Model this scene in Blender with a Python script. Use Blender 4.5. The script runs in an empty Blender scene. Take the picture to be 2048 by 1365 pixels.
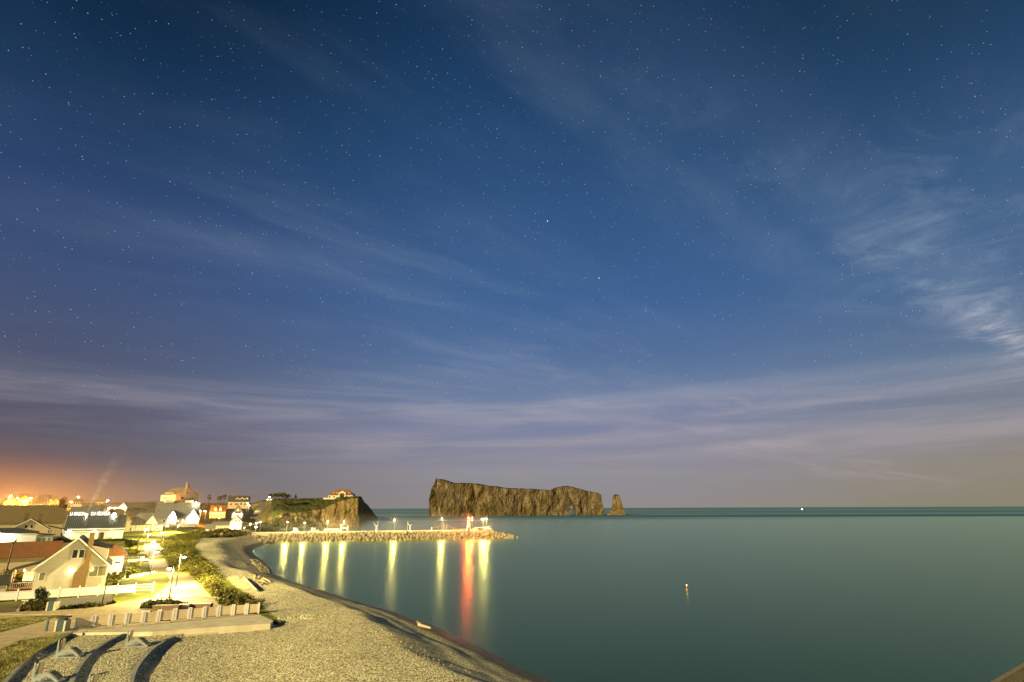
import bpy, math, random
import numpy as np
from mathutils import Vector, noise as mnoise
R = math.radians
rnd = random.Random(7)
sc = bpy.context.scene
COL = sc.collection

# ---------------------------------------------------------------- camera
F, CX, CY, CAMZ = 1138.0, 1024.0, 682.5, 15.0
PITCH, ROLL = math.atan((1016.5 - CY) / F), R(0.2)
cd = bpy.data.cameras.new('camera'); cam = bpy.data.objects.new('camera', cd); COL.objects.link(cam)
cd.sensor_width = 36; cd.lens = F / 2048 * 36; cd.clip_start = .1; cd.clip_end = 60000
cam.location = (0, 0, CAMZ)
from mathutils import Matrix
cam.matrix_world = Matrix.Translation((0, 0, CAMZ)) @ Matrix.Rotation(R(90) + PITCH, 4, 'X') @ Matrix.Rotation(-ROLL, 4, 'Z')
sc.camera = cam
sc.view_settings.view_transform = 'Standard'; sc.view_settings.look = 'None'
sc.view_settings.gamma = 1; sc.view_settings.use_curve_mapping = False
EXPO = 0.9
sc.view_settings.exposure = EXPO
sc.cycles.use_denoising = True
sc.cycles.max_bounces = 5; sc.cycles.diffuse_bounces = 2; sc.cycles.glossy_bounces = 3; sc.cycles.volume_bounces = 0
sc.cycles.sample_clamp_indirect = 2
sc.cycles.use_light_tree = True

def ray(x, y):
    u, v = (x - CX) / F, (CY - y) / F
    a, b = u * math.cos(ROLL) + v * math.sin(ROLL), -u * math.sin(ROLL) + v * math.cos(ROLL)
    c, s = math.cos(PITCH), math.sin(PITCH)
    return Vector((a, c - b * s, s + b * c))
def G(x, y, z=0.0):
    d = ray(x, y); t = (z - CAMZ) / d.z
    return Vector((d.x * t, d.y * t, z))
def D(x, y, dist):
    d = ray(x, y); t = dist / d.y
    return Vector((d.x * t, d.y * t, CAMZ + d.z * t))

# ---------------------------------------------------------------- world: night sky with cirrus and stars
def lin(r, g, b):
    f = lambda c: (c / 255 / 12.92) if c <= 10 else ((c / 255 + .055) / 1.055) ** 2.4
    return (f(r), f(g), f(b), 1)
W = bpy.data.worlds.new('World'); sc.world = W; W.use_nodes = True
nt = W.node_tree; nt.nodes.clear()
def N(t, **k):
    n = nt.nodes.new(t)
    for a, b in k.items(): setattr(n, a, b)
    return n
def put(sock, v):
    if hasattr(v, 'links') or isinstance(v, bpy.types.NodeSocket): nt.links.new(v, sock)
    else: sock.default_value = v
def M(op, a, b=0.0, c=0.0, clamp=False):
    n = N('ShaderNodeMath', operation=op, use_clamp=clamp)
    put(n.inputs[0], a); put(n.inputs[1], b); put(n.inputs[2], c)
    return n.outputs[0]
def MR(v, a, b, c=0.0, d=1.0, kind='SMOOTHSTEP'):
    n = N('ShaderNodeMapRange', interpolation_type=kind)
    for i, q in zip(('Value', 'From Min', 'From Max', 'To Min', 'To Max'), (v, a, b, c, d)): put(n.inputs[i], q)
    return n.outputs['Result']
def MIX(f, a, b, mode='MIX'):
    n = N('ShaderNodeMix', data_type='RGBA', blend_type=mode)
    put(n.inputs['Factor'], f); put(n.inputs['A'], a); put(n.inputs['B'], b)
    return n.outputs['Result']
def RAMP(v, stops):
    n = N('ShaderNodeValToRGB'); cr = n.color_ramp
    while len(cr.elements) < len(stops): cr.elements.new(.5)
    for e, (p, c) in zip(cr.elements, stops): e.position = p; e.color = c
    put(n.inputs[0], v); return n.outputs[0]
def NOISE(vec, scale, detail=4.0, rough=.55, dist=0.0):
    n = N('ShaderNodeTexNoise'); put(n.inputs['Vector'], vec)
    n.inputs['Scale'].default_value = scale; n.inputs['Detail'].default_value = detail
    n.inputs['Roughness'].default_value = rough; n.inputs['Distortion'].default_value = dist
    return n.outputs['Fac']
def XYZ(x, y, z=0.0):
    n = N('ShaderNodeCombineXYZ'); put(n.inputs[0], x); put(n.inputs[1], y); put(n.inputs[2], z); return n.outputs[0]
tc = N('ShaderNodeTexCoord'); DIR = tc.outputs['Generated']
sp = N('ShaderNodeSeparateXYZ'); nt.links.new(DIR, sp.inputs[0]); dx, dy, dz = sp.outputs
zz = M('MAXIMUM', dz, 0.0)
az = M('ARCTAN2', dx, dy)                                   # 0 straight ahead, + right
base = RAMP(zz, [(0, lin(146, 140, 138)), (.057, lin(143, 141, 150)), (.13, lin(126, 132, 160)), (.18, lin(108, 126, 160)), (.25, lin(84, 112, 154)),
                 (.345, lin(63, 99, 148)), (.48, lin(51, 86, 131)), (.60, lin(38, 72, 112)), (.71, lin(24, 55, 90)), (1, lin(12, 32, 60))])
left = RAMP(zz, [(0, lin(104, 92, 90)), (.057, lin(98, 91, 97)), (.12, lin(90, 88, 104)), (.18, lin(82, 87, 111)), (.30, lin(66, 83, 120)),
                 (.42, lin(47, 71, 112)), (.54, lin(26, 54, 88)), (.68, lin(9, 32, 54)), (1, lin(8, 26, 46))])
sky = MIX(MR(az, -.78, .0), left, base)
right = RAMP(zz, [(0, lin(140, 132, 108)), (.057, lin(144, 136, 124)), (.12, lin(128, 132, 142)), (.2, lin(98, 120, 148)), (.3, lin(76, 106, 144)), (.42, lin(56, 90, 130)), (.50, lin(44, 76, 113)), (.66, lin(22, 50, 76)), (1, lin(13, 36, 62))])
sky = MIX(MR(az, .20, .80), sky, right)
# light dome over the town, far left on the horizon
hyp = M('ADD', M('POWER', M('DIVIDE', M('SUBTRACT', az, -.80), .20), 2.0), M('POWER', M('DIVIDE', zz, .05), 2.0))
glow = M('POWER', 2.718, M('MULTIPLY', hyp, -1.0))
sky = MIX(M('MULTIPLY', glow, .85), sky, lin(236, 140, 66))
# cirrus on a flat layer far overhead
inv = M('DIVIDE', 1.0, M('ADD', zz, .09))
PX, PY = M('MULTIPLY', dx, inv), M('MULTIPLY', dy, inv)
def rot(a): 
    c, s = math.cos(a), math.sin(a)
    return (M('ADD', M('MULTIPLY', PX, c), M('MULTIPLY', PY, s)), M('SUBTRACT', M('MULTIPLY', PY, c), M('MULTIPLY', PX, s)))
def band(x, c, w): return M('POWER', 2.718, M('MULTIPLY', M('POWER', M('DIVIDE', M('SUBTRACT', x, c), w), 2.0), -1.0))
wrp = M('SUBTRACT', NOISE(XYZ(PX, PY), 1.1, 3.0), .5)
U, V0 = rot(R(37))
V = M('ADD', V0, M('MULTIPLY', wrp, .25))
fine = MR(NOISE(XYZ(M('MULTIPLY', U, 1.1), M('MULTIPLY', V, 3.2), 3.1), 1.0, 7.0, .62, .3), .40, .78)
broad = MR(NOISE(XYZ(M('MULTIPLY', U, .35), M('MULTIPLY', V, 1.1), 9.4), 1.0, 4.0, .55, .2), .42, .72)
wisp = MR(NOISE(XYZ(PX, PY, 2.2), 3.6, 6.0, .65, .8), .42, .72)
right_band = M('MULTIPLY', band(V, .55, .12), MR(U, 1.0, 2.3, .3, 1.0))
left_band = M('MULTIPLY', band(V, 1.86, .16), M('MULTIPLY', MR(U, -.45, .45), MR(U, 1.35, .9)))
low_a, low_b = M('MULTIPLY', band(V, 3.95, .32), MR(U, 1.6, .4)), M('MULTIPLY', band(V, 2.6, .45), MR(U, .8, 2.4))
veil = M('MULTIPLY', MR(az, .35, .72), M('MULTIPLY', MR(dz, .16, .3), MR(dz, .58, .42)))
amt = M('MULTIPLY', right_band, M('ADD', .13, M('ADD', M('MULTIPLY', M('MULTIPLY', fine, wisp), 1.1), M('MULTIPLY', MR(U, 1.7, 2.6), M('MULTIPLY', wisp, .35)))))
amt = M('ADD', amt, M('MULTIPLY', left_band, M('ADD', .07, M('MULTIPLY', fine, .12))))
amt = M('ADD', amt, M('MULTIPLY', M('MULTIPLY', fine, broad), M('MULTIPLY', .15, MR(az, -.9, -.1, .45, 1.0))))
amt = M('ADD', amt, M('MULTIPLY', M('ADD', low_a, low_b), M('ADD', .06, M('MULTIPLY', fine, .34))))
amt = M('ADD', amt, M('MULTIPLY', veil, M('MULTIPLY', M('ADD', broad, wisp), .15)))
amt = M('ADD', amt, M('MULTIPLY', M('MULTIPLY', band(PX, 1.44, .12), MR(PY, 2.6, 3.3)), M('MULTIPLY', MR(PY, 4.3, 3.6), M('MULTIPLY', wisp, .30))))
lowb = MR(NOISE(XYZ(M('MULTIPLY', az, 1.1), M('ADD', M('MULTIPLY', dz, 15.0), M('MULTIPLY', az, -.35)), 1.7), 1.9, 6.0, .6, .5), .36, .70)
amt = M('ADD', amt, M('MULTIPLY', lowb, M('MULTIPLY', M('MULTIPLY', MR(dz, .03, .10), MR(dz, .23, .15)), M('MULTIPLY', .50, MR(az, -.75, .0, .35, 1.0)))))
amt = M('MULTIPLY', amt, MR(dz, .005, .05), clamp=True)
sky = MIX(amt, sky, RAMP(zz, [(0, lin(176, 160, 150)), (.12, lin(176, 166, 172)), (.3, lin(160, 176, 194)), (1, lin(120, 146, 176))]))
# stars
def stars(scale, keep, rad, gain, off):
    n = N('ShaderNodeTexVoronoi', feature='F1'); n.inputs['Scale'].default_value = scale
    ad = N('ShaderNodeVectorMath', operation='ADD'); nt.links.new(DIR, ad.inputs[0]); ad.inputs[1].default_value = off
    nt.links.new(ad.outputs[0], n.inputs['Vector'])
    s = N('ShaderNodeSeparateColor'); nt.links.new(n.outputs['Color'], s.inputs[0])
    b = M('POWER', MR(s.outputs[0], keep, 1.0, kind='LINEAR'), 2.5)
    core = MR(n.outputs['Distance'], rad * scale, 0.0)
    tint = MIX(s.outputs[1], (1.0, .78, .62, 1), (.62, .78, 1.0, 1))
    return MIX(1.0, tint, XYZ(*[M('MULTIPLY', M('MULTIPLY', core, b), gain)] * 3), 'MULTIPLY')
fade = M('MULTIPLY', MR(dz, .06, .22), MR(amt, .55, .0))
st = MIX(1.0, MIX(1.0, stars(170, .0, .0008, 1.0, (3.1, 1.7, 5.2)), stars(70, .20, .0008, 1.2, (8.1, 2.7, 6.2)), 'ADD'), stars(22, .60, .0014, 3.0, (.3, 7.7, 2.2)), 'ADD')
sky = MIX(1.0, sky, MIX(1.0, st, XYZ(fade, fade, fade), 'MULTIPLY'), 'ADD')
bg = N('ShaderNodeBackground'); nt.links.new(sky, bg.inputs[0]); bg.inputs[1].default_value = 2 ** -EXPO
wo = N('ShaderNodeOutputWorld'); nt.links.new(bg.outputs[0], wo.inputs[0])
W.cycles.sampling_method = 'MANUAL'; W.cycles.sample_map_resolution = 512

# the moon behind and to the left of the camera
sd = bpy.data.lights.new('moon', 'SUN'); sd.energy = 4.4; sd.angle = R(.6); sd.color = (1.0, .80, .38)
so = bpy.data.objects.new('moon', sd); COL.objects.link(so)
so.rotation_euler = Vector((.66, .75, -.35)).normalized().to_track_quat('-Z', 'Y').to_euler()

# ---------------------------------------------------------------- helpers
def new_mat(name):
    global nt
    m = bpy.data.materials.new(name); m.use_nodes = True; nt = m.node_tree
    return m, nt.nodes['Principled BSDF']
def mk(name, col, rough=.8, var=.25, scale=3.0, bump=0.0, bscale=30.0, metal=0.0, col2=None, spec=.3, detail=5.0):
    m, b = new_mat(name)
    co = N('ShaderNodeTexCoord').outputs['Object']
    c1 = tuple(c * (1 - var) for c in col) + (1,)
    c2 = (tuple(col2) if col2 else tuple(min(1, c * (1 + var)) for c in col)) + (1,)
    put(b.inputs['Base Color'], RAMP(NOISE(co, scale, detail), [(.32, c1), (.68, c2)]))
    b.inputs['Roughness'].default_value = rough; b.inputs['Metallic'].default_value = metal
    b.inputs['Specular IOR Level'].default_value = spec
    if bump:
        bn = N('ShaderNodeBump'); bn.inputs['Distance'].default_value = bump; put(bn.inputs['Height'], NOISE(co, bscale, 6.0, .65))
        nt.links.new(bn.outputs[0], b.inputs['Normal'])
    return m
def emis(name, col, strength):
    m, b = new_mat(name)
    b.inputs['Base Color'].default_value = (.8, .8, .8, 1)
    m.cycles.emission_sampling = 'NONE'; b.inputs['Emission Color'].default_value = tuple(col) + (1,); b.inputs['Emission Strength'].default_value = strength
    return m

class MB:
    def __init__(s): s.v, s.f, s.m = [], [], []
    def add(s, vs, fs, mi=0):
        o = len(s.v); s.v += [tuple(v) for v in vs]; s.f += [tuple(i + o for i in f) for f in fs]; s.m += [mi] * len(fs); return s
    def box(s, x0, x1, y0, y1, z0, z1, mi=0):
        return s.hexa([(x0, y0, z0), (x1, y0, z0), (x1, y1, z0), (x0, y1, z0), (x0, y0, z1), (x1, y0, z1), (x1, y1, z1), (x0, y1, z1)], mi)
    def hexa(s, p, mi=0):
        return s.add(p, [(3, 2, 1, 0), (4, 5, 6, 7), (0, 1, 5, 4), (1, 2, 6, 5), (2, 3, 7, 6), (3, 0, 4, 7)], mi)
    def tube(s, pts, rad, n=8, mi=0, cap=True):
        pts = [Vector(p) for p in pts]
        if not isinstance(rad, (list, tuple)): rad = [rad] * len(pts)
        vs, fs = [], []
        for i, p in enumerate(pts):
            t = (pts[min(i + 1, len(pts) - 1)] - pts[max(i - 1, 0)]).normalized()
            a = t.orthogonal().normalized(); b = t.cross(a)
            vs += [p + (a * math.cos(2 * math.pi * k / n) + b * math.sin(2 * math.pi * k / n)) * rad[i] for k in range(n)]
        for i in range(len(pts) - 1):
            fs += [(i * n + k, i * n + (k + 1) % n, (i + 1) * n + (k + 1) % n, (i + 1) * n + k) for k in range(n)]
        if cap: fs += [tuple(range(n))[::-1], tuple(range((len(pts) - 1) * n, len(pts) * n))]
        return s.add(vs, fs, mi)
    def lathe(s, prof, n=12, c=(0, 0), mi=0):
        vs = [(c[0] + r * math.cos(2 * math.pi * k / n), c[1] + r * math.sin(2 * math.pi * k / n), z) for r, z in prof for k in range(n)]
        fs = [(i * n + k, i * n + (k + 1) % n, (i + 1) * n + (k + 1) % n, (i + 1) * n + k) for i in range(len(prof) - 1) for k in range(n)]
        fs += [tuple(range(n))[::-1], tuple(range((len(prof) - 1) * n, len(prof) * n))]
        return s.add(vs, fs, mi)
    def slab(s, quad, t, mi=0):
        q = [Vector(p) for p in quad]; d = [p - Vector((0, 0, t)) for p in q]
        n = len(q); vs = q + d
        fs = [tuple(range(n)), tuple(range(n, 2 * n))[::-1]] + [(i, i + n, (i + 1) % n + n, (i + 1) % n) for i in range(n)]
        return s.add(vs, fs, mi)
    def mesh(s, name, mats, smooth=False):
        me = bpy.data.meshes.new(name); me.from_pydata(s.v, [], s.f)
        for m in (mats if isinstance(mats, (list, tuple)) else [mats]): me.materials.append(m)
        if any(s.m): me.polygons.foreach_set('material_index', s.m)
        if smooth: me.polygons.foreach_set('use_smooth', [True] * len(s.f))
        me.update(); return me
    def build(s, name, mats, parent=None, smooth=False, loc=(0, 0, 0), rot=(0, 0, 0)):
        return link(name, s.mesh(name, mats, smooth), parent, loc, rot)
def link(name, data, parent=None, loc=(0, 0, 0), rot=(0, 0, 0), scale=(1, 1, 1)):
    o = bpy.data.objects.new(name, data); COL.objects.link(o)
    o.parent = parent; o.location = loc; o.rotation_euler = rot; o.scale = scale
    return o
def tag(o, label=None, cat=None, group=None, kind=None):
    for k, v in (('label', label), ('category', cat), ('group', group), ('kind', kind)):
        if v: o[k] = v
    return o
def thing(name, label, cat, loc=(0, 0, 0), rz=0.0, group=None):
    return tag(link(name, None, None, loc, (0, 0, rz)), label, cat, group)
def copy_tree(o, parent=None):
    c = o.copy(); COL.objects.link(c); c.parent = parent
    for ch in o.children: copy_tree(ch, c)
    return c
def light(parent, loc, power, col, kind='POINT', rad=.15, size=130, blend=.4, rot=(0, 0, 0)):
    d = bpy.data.lights.new('bulb_light', kind); d.energy = power; d.color = col; d.shadow_soft_size = rad
    if kind == 'SPOT': d.spot_size = R(size); d.spot_blend = blend
    return link('bulb_light', d, parent, loc, rot)

# ---------------------------------------------------------------- terrain heights
def poly(px, z): return [tuple(G(x, y, z).xy) for x, y in px]
SHORE = [(-200, 900), (-196, 507), (-165, 420), (-132, 330)] + poly([(560, 1085), (535, 1088.5), (518, 1093), (507, 1098), (503, 1104), (510, 1112), (527, 1124), (538, 1136), (548, 1149), (580, 1163), (640, 1180),
        (700, 1200), (760, 1217), (820, 1237), (880, 1258), (940, 1285), (1000, 1315), (1060, 1345), (1110, 1365)], 0) + [(10, 48), (22, 30), (40, 8), (70, -30), (140, -90)]
DUNE = [(-128, 330)] + poly([(500, 1073), (440, 1075), (398, 1078), (382, 1092), (400, 1118), (440, 1155), (468, 1180), (500, 1200), (535, 1232), (552, 1250)], 2.5) + [(-29, 60), (-40, 62), (-60, 30)]
PLAT = poly([(-40, 1275), (150, 1268), (345, 1272), (552, 1252), (600, 1248)], 2.3)   # front line of the concrete platform
WALLS = [poly(p, 2.8) for p in ([(150, 1268), (120, 1284), (75, 1310), (40, 1338), (15, 1365), (-12, 1400)],
                                [(254, 1268), (216, 1285), (184, 1306), (160, 1332), (143, 1365), (132, 1400)],
                                [(348, 1272), (312, 1290), (286, 1315), (269, 1340), (262, 1365), (262, 1400)])]
CTRL = [(-45, 50, 3), (-60, 60, 3), (-70, 90, 3.1), (-55, 95, 3.1), (-50, 85, 3), (-79, 121, 3.2), (-148, 175, 3.5), (-165, 235, 4), (-188, 249, 4.4),
        (-144, 315, 4), (-120, 300, 3.3), (-100, 230, 3), (-75, 150, 3), (-212, 300, 4.5), (-120, 175, 3.3), (-250, 230, 5), (-300, 150, 5), (-190, 330, 4.6), (-95, 200, 2.9)]
CTRL += [tuple(D(*p)) for p in [(435, 1032, 400), (470, 1013.5, 470), (345, 1006, 450), (500, 1034, 395), (522, 1004, 480), (250, 1010, 520), (100, 1022, 360), (0, 1022, 340), (395, 1034, 390), (420, 1009, 480),
        (300, 1008, 520), (60, 1006, 600), (200, 1007, 700), (330, 1006, 700), (450, 1006, 700), (330, 1040, 350), (250, 1040, 340), (540, 1040, 430), (-300, 1010, 500), (545, 1001, 520)]]
CT = np.array(CTRL)
def seg_dist(X, Y, P):
    P = np.array(P, float); best = np.full(X.shape, 1e9)
    for (ax, ay), (bx, by) in zip(P[:-1], P[1:]):
        vx, vy = bx - ax, by - ay; t = np.clip(((X - ax) * vx + (Y - ay) * vy) / (vx * vx + vy * vy + 1e-9), 0, 1)
        best = np.minimum(best, np.hypot(X - ax - t * vx, Y - ay - t * vy))
    return best
def inside(X, Y, P):
    P = np.array(P, float); r = np.zeros(X.shape, bool)
    for (ax, ay), (bx, by) in zip(P, np.roll(P, -1, 0)):
        c = ((ay > Y) != (by > Y)); with_ = np.where(abs(by - ay) < 1e-9, 1e-9, by - ay)
        r ^= c & (X < (bx - ax) * (Y - ay) / with_ + ax)
    return r
def sm(a, b, x): t = np.clip((x - a) / (b - a), 0, 1); return t * t * (3 - 2 * t)
def vnoise(X, Y, s, seed=0):
    rs = np.random.RandomState(seed).rand(64, 64); x, y = X / s, Y / s
    xi, yi = np.floor(x).astype(int), np.floor(y).astype(int); fx, fy = x - xi, y - yi
    fx, fy = fx * fx * (3 - 2 * fx), fy * fy * (3 - 2 * fy); g = lambda i, j: rs[(xi + i) % 64, (yi + j) % 64]
    return (g(0, 0) * (1 - fx) + g(1, 0) * fx) * (1 - fy) + (g(0, 1) * (1 - fx) + g(1, 1) * fx) * fy - .5
def lerp_line(P, y): 
    P = sorted(P, key=lambda p: p[1]); return np.interp(y, [p[1] for p in P], [p[0] for p in P])
Z0 = 3.10
BW = poly([(-140, 1372), (0, 1300), (42, 1282), (148, 1265), (346, 1245), (349, 1236), (300, 1234), (300, 1222), (345, 1212), (345, 1196), (306, 1195), (240, 1206), (170, 1217), (110, 1221), (0, 1226), (-160, 1236), (-160, 1243), (0, 1236), (134, 1229), (70, 1247), (0, 1266), (-150, 1310)], Z0)
PROM = poly([(346, 1245), (518, 1230), (445, 1216), (428, 1198), (379, 1148), (343, 1146), (333, 1122), (322, 1106), (318, 1090), (306, 1078), (289, 1084), (286, 1096), (292, 1108), (298, 1120), (301, 1147), (333, 1149), (340, 1160), (330, 1176), (312, 1186), (306, 1194), (345, 1195)], Z0)
PRF = poly([(327, 1113), (322, 1106), (322, 1092), (306, 1078), (289, 1084), (286, 1096), (292, 1108), (297, 1116)], Z0)
PATHS = [poly(p, Z0) for p in ([(245, 1155), (300, 1146), (302, 1149), (236, 1164)], [(255, 1122), (298, 1119), (299, 1123), (256, 1126)], [(262, 1105), (292, 1105), (292, 1108), (262, 1108.5)], [(333, 1118), (392, 1113), (392, 1116), (334, 1122)], [(320, 1098), (352, 1092), (354, 1094.5), (321, 1101)])]
def heights(X, Y):
    X, Y = np.asarray(X, float), np.asarray(Y, float)
    w = 1.0 / (np.hypot(X[..., None] - CT[:, 0], Y[..., None] - CT[:, 1]) ** 3 + 1.0)
    up = (w * CT[:, 2]).sum(-1) / w.sum(-1)
    s = seg_dist(X, Y, SHORE); s = np.where(inside(X, Y, SHORE + [(-1500, -90), (-1500, 900)]), s, -s)
    sn = s + 1.6 * vnoise(X, Y, 9, 1) * sm(0, 6, s) + .5 * vnoise(X, Y, 3, 2)
    prof = np.interp(sn, [-40, 0, 2, 3.4, 4.2, 6.8, 7.6, 13, 15, 18, 40, 60, 90], [-6, 0, .46, .86, .96, 1.86, 1.98, 3.88, 4.0, 3.8, 3.5, 8, 60])
    d = seg_dist(X, Y, DUNE); d = np.where(inside(X, Y, DUNE + [(-1500, 30), (-1500, 330)]) | (Y > 330), d, -d)
    flat = 3.3 + .7 * vnoise(X, Y, 13, 3) + .45 * vnoise(X, Y, 5, 4) + .10 * vnoise(X, Y, 1.7, 5)
    k = sm(-3, 2, d); z = flat * (1 - k) + up * k
    near = Y < lerp_line_y(X)
    for i, wl in enumerate(WALLS):
        wx = lerp_line(wl, Y); z = np.where(near & (X > wx + .15), (2.87, 2.70, 2.40 + .3 * (flat - 3.3) + 1.15 * sm(5, 19, X - wx))[i], z)
    for P in [BW, PROM, PRF] + PATHS: z = np.where(inside(X, Y, P), np.minimum(z, Z0 - .14), z)
    return np.minimum(z, prof) + np.where(s > 0, .05 * vnoise(X, Y, .9, 6) * sm(3, 0, d), 0)
_px = np.array(sorted(PLAT))
def lerp_line_y(X): return np.interp(X, _px[:, 0], _px[:, 1])
def hz(x, y): return float(heights(np.array([x]), np.array([y]))[0])

# ---------------------------------------------------------------- materials
def gravel_mat():
    m, b = new_mat('gravel'); g = N('ShaderNodeNewGeometry').outputs['Position']
    s3 = N('ShaderNodeSeparateXYZ'); nt.links.new(g, s3.inputs[0])
    v = N('ShaderNodeTexVoronoi', feature='F1'); v.inputs['Scale'].default_value = 10.0; nt.links.new(g, v.inputs['Vector'])
    sc_ = N('ShaderNodeSeparateColor'); nt.links.new(v.outputs['Color'], sc_.inputs[0])
    st = RAMP(sc_.outputs[0], [(0, (.055, .05, .024, 1)), (.3, (.32, .28, .145, 1)), (.62, (.66, .59, .33, 1)), (1, (1.0, .96, .66, 1))])
    big = NOISE(g, .16, 5.0, .6)
    st = MIX(MR(big, .40, .70, 0.0, .30), st, MIX(1.0, st, (.62, .60, .50, 1), 'MULTIPLY'))
    wet = M('ADD', s3.outputs[2], M('MULTIPLY', M('SUBTRACT', NOISE(g, .35, 4.0), .5), .5))
    st = MIX(MR(wet, .45, 1.15), MIX(1.0, st, (.15, .15, .13, 1), 'MULTIPLY'), st)  # wet stones, with the lower slope's shade put into the darkening too
    put(b.inputs['Base Color'], st); put(b.inputs['Roughness'], MR(wet, .3, 1.0, .45, .9))
    b.inputs['Specular IOR Level'].default_value = .3
    bn = N('ShaderNodeBump'); bn.inputs['Distance'].default_value = .10; bn.inputs['Strength'].default_value = .9
    put(bn.inputs['Height'], M('ADD', M('SUBTRACT', 1.0, v.outputs['Distance']), M('MULTIPLY', NOISE(g, 1.2, 4.0), 1.2)))
    nt.links.new(bn.outputs[0], b.inputs['Normal'])
    return m
M_gravel = gravel_mat()
M_grass = mk('grass', (.15, .17, .018), .9, .4, .5, .08, 6, col2=(.24, .24, .03), spec=.15)
M_turf = mk('hill_turf', (.07, .075, .022), .95, .5, .08, .3, 1.2, col2=(.16, .13, .05), spec=.1)
M_dirt = mk('dirt', (.13, .10, .05), .95, .35, .8, .05, 8)
M_conc = mk('concrete', (.62, .55, .37), .85, .14, .7, .01, 30)
M_concd = mk('weathered_concrete', (.24, .25, .22), .85, .22, 1.2, .02, 20)
M_plank = mk('grey_wood', (.42, .335, .18), .8, .25, 2.0, .01, 20)
M_wood = mk('brown_wood', (.20, .13, .07), .8, .3, 3.0, .01, 25)
M_drift = mk('driftwood', (.42, .36, .24), .85, .25, 4.0, .03, 12)
M_white = mk('white_paint', (.84, .82, .76), .5, .06, 3.0)
M_siding = mk('cream_siding', (.60, .54, .40), .6, .05, 2.0)
for m_, st in ((M_siding, 5.0),):
    nt = m_.node_tree; wv = N('ShaderNodeTexWave', wave_type='BANDS', bands_direction='Z', wave_profile='SAW'); wv.inputs['Scale'].default_value = 1.57 * st / 5
    nt.links.new(N('ShaderNodeTexCoord').outputs['Object'], wv.inputs['Vector']); bn = N('ShaderNodeBump', invert=True); bn.inputs['Distance'].default_value = .014; put(bn.inputs['Height'], wv.outputs['Fac']); nt.links.new(bn.outputs[0], nt.nodes['Principled BSDF'].inputs['Normal'])
M_brick = mk('brick', (.24, .15, .06), .9, .25, 6.0, .02, 30)
M_shingle = mk('dark_shingle', (.055, .055, .05), .85, .3, 4.0, .03, 14)
M_shbrown = mk('brown_shingle', (.19, .14, .06), .9, .3, 3.0, .03, 10)
M_redroof = mk('red_roof', (.24, .10, .035), .7, .2, 3.0)
M_grey_roof = mk('grey_roof', (.20, .19, .16), .8, .2, 1.5)
M_metalroof = mk('metal_roof', (.30, .31, .26), .45, .1, 1.0, metal=.3)
M_yellow = mk('yellow_clapboard', (.66, .52, .28), .7, .08, 2.0)
M_glass = mk('window_glass', (.03, .035, .035), .12, .2, 3.0, spec=.6)
M_blind = mk('window_blind', (.22, .20, .12), .6, .1, 30.0)
M_steel = mk('grey_steel', (.30, .34, .33), .45, .1, 6.0, metal=.4)
M_dark = mk('dark_iron', (.035, .035, .033), .5, .2, 5.0)
M_teal = mk('teal_plastic', (.05, .085, .085), .5, .15, 6.0)
M_cream = mk('cream_board', (.60, .54, .38), .7, .1, 6.0)
M_rail = mk('picket_wood', (.72, .58, .36), .7, .15, 5.0)
M_pole = mk('weathered_pole', (.17, .14, .085), .9, .25, 3.0)
M_leafA = mk('dune_leaves', (.10, .12, .018), .75, .5, .35, col2=(.24, .23, .04), spec=.2)
M_leafB = mk('russet_leaves', (.12, .085, .02), .8, .5, .5, col2=(.17, .13, .03), spec=.2)
M_leafD = mk('dark_leaves', (.030, .045, .012), .8, .5, .3, col2=(.07, .08, .02), spec=.2)
M_bark = mk('bark', (.12, .09, .06), .95, .3, 5.0)
M_boulder = mk('boulder_stone', (.30, .25, .15), .9, .4, .8, .10, 3.0, col2=(.55, .46, .27))
M_orange = mk('orange_boat_paint', (.5, .2, .05), .5, .1, 3.0)
M_cable = mk('black_cable', (.10, .09, .07), .7, .1, 3.0)
E_warm = emis('lamp_warm_white', (1.0, .86, .55), 40)
E_cool = emis('lamp_cool_white', (1.0, .96, .86), 45)
E_sod = emis('lamp_sodium', (1.0, .50, .10), 70)
E_red = emis('lamp_red', (1.0, .05, .015), 220)
E_win = emis('lit_window', (1.0, .60, .20), .75)
E_pier = emis('pier_lamp_glow', (1.0, .84, .5), 40)
E_pier2 = emis('pier_twin_glow', (1.0, .84, .5), 40)
E_sign = emis('lit_lettering', (1.0, .97, .90), .9)
C_WARM, C_COOL, C_SOD = (1.0, .78, .30), (1.0, .88, .52), (1.0, .40, .05)

# ---------------------------------------------------------------- ground sheet
def rng(*parts):
    out = []
    for a, b, st in parts: out += list(np.arange(a, b, st))
    return np.array(out)
gx = rng((-1500, -520, 60), (-520, -130, 6), (-130, -72, 1.4), (-72, 12, .55), (12, 60, 3), (60, 200, 20))
gy = rng((-90, 30, 10), (30, 46, 1), (46, 125, .55), (125, 340, 2.2), (340, 560, 7), (560, 900, 25))
XX, YY = np.meshgrid(gx, gy); ZZ = heights(XX, YY)
dd = seg_dist(XX, YY, DUNE); dd = np.where(inside(XX, YY, DUNE + [(-1500, 30), (-1500, 330)]) | (YY > 330), dd, -dd)
wa = lerp_line(WALLS[0], YY); isterr = (YY < lerp_line_y(XX)) & (XX > wa + .2)
isgrass = (dd > .4) & ~isterr
nx_, ny_ = len(gx), len(gy)
idx = np.arange(nx_ * ny_).reshape(ny_, nx_)
q = np.stack([idx[:-1, :-1], idx[:-1, 1:], idx[1:, 1:], idx[1:, :-1]], -1).reshape(-1, 4)
me = bpy.data.meshes.new('ground'); me.from_pydata(np.stack([XX, YY, ZZ], -1).reshape(-1, 3).tolist(), [], q.tolist())
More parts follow.
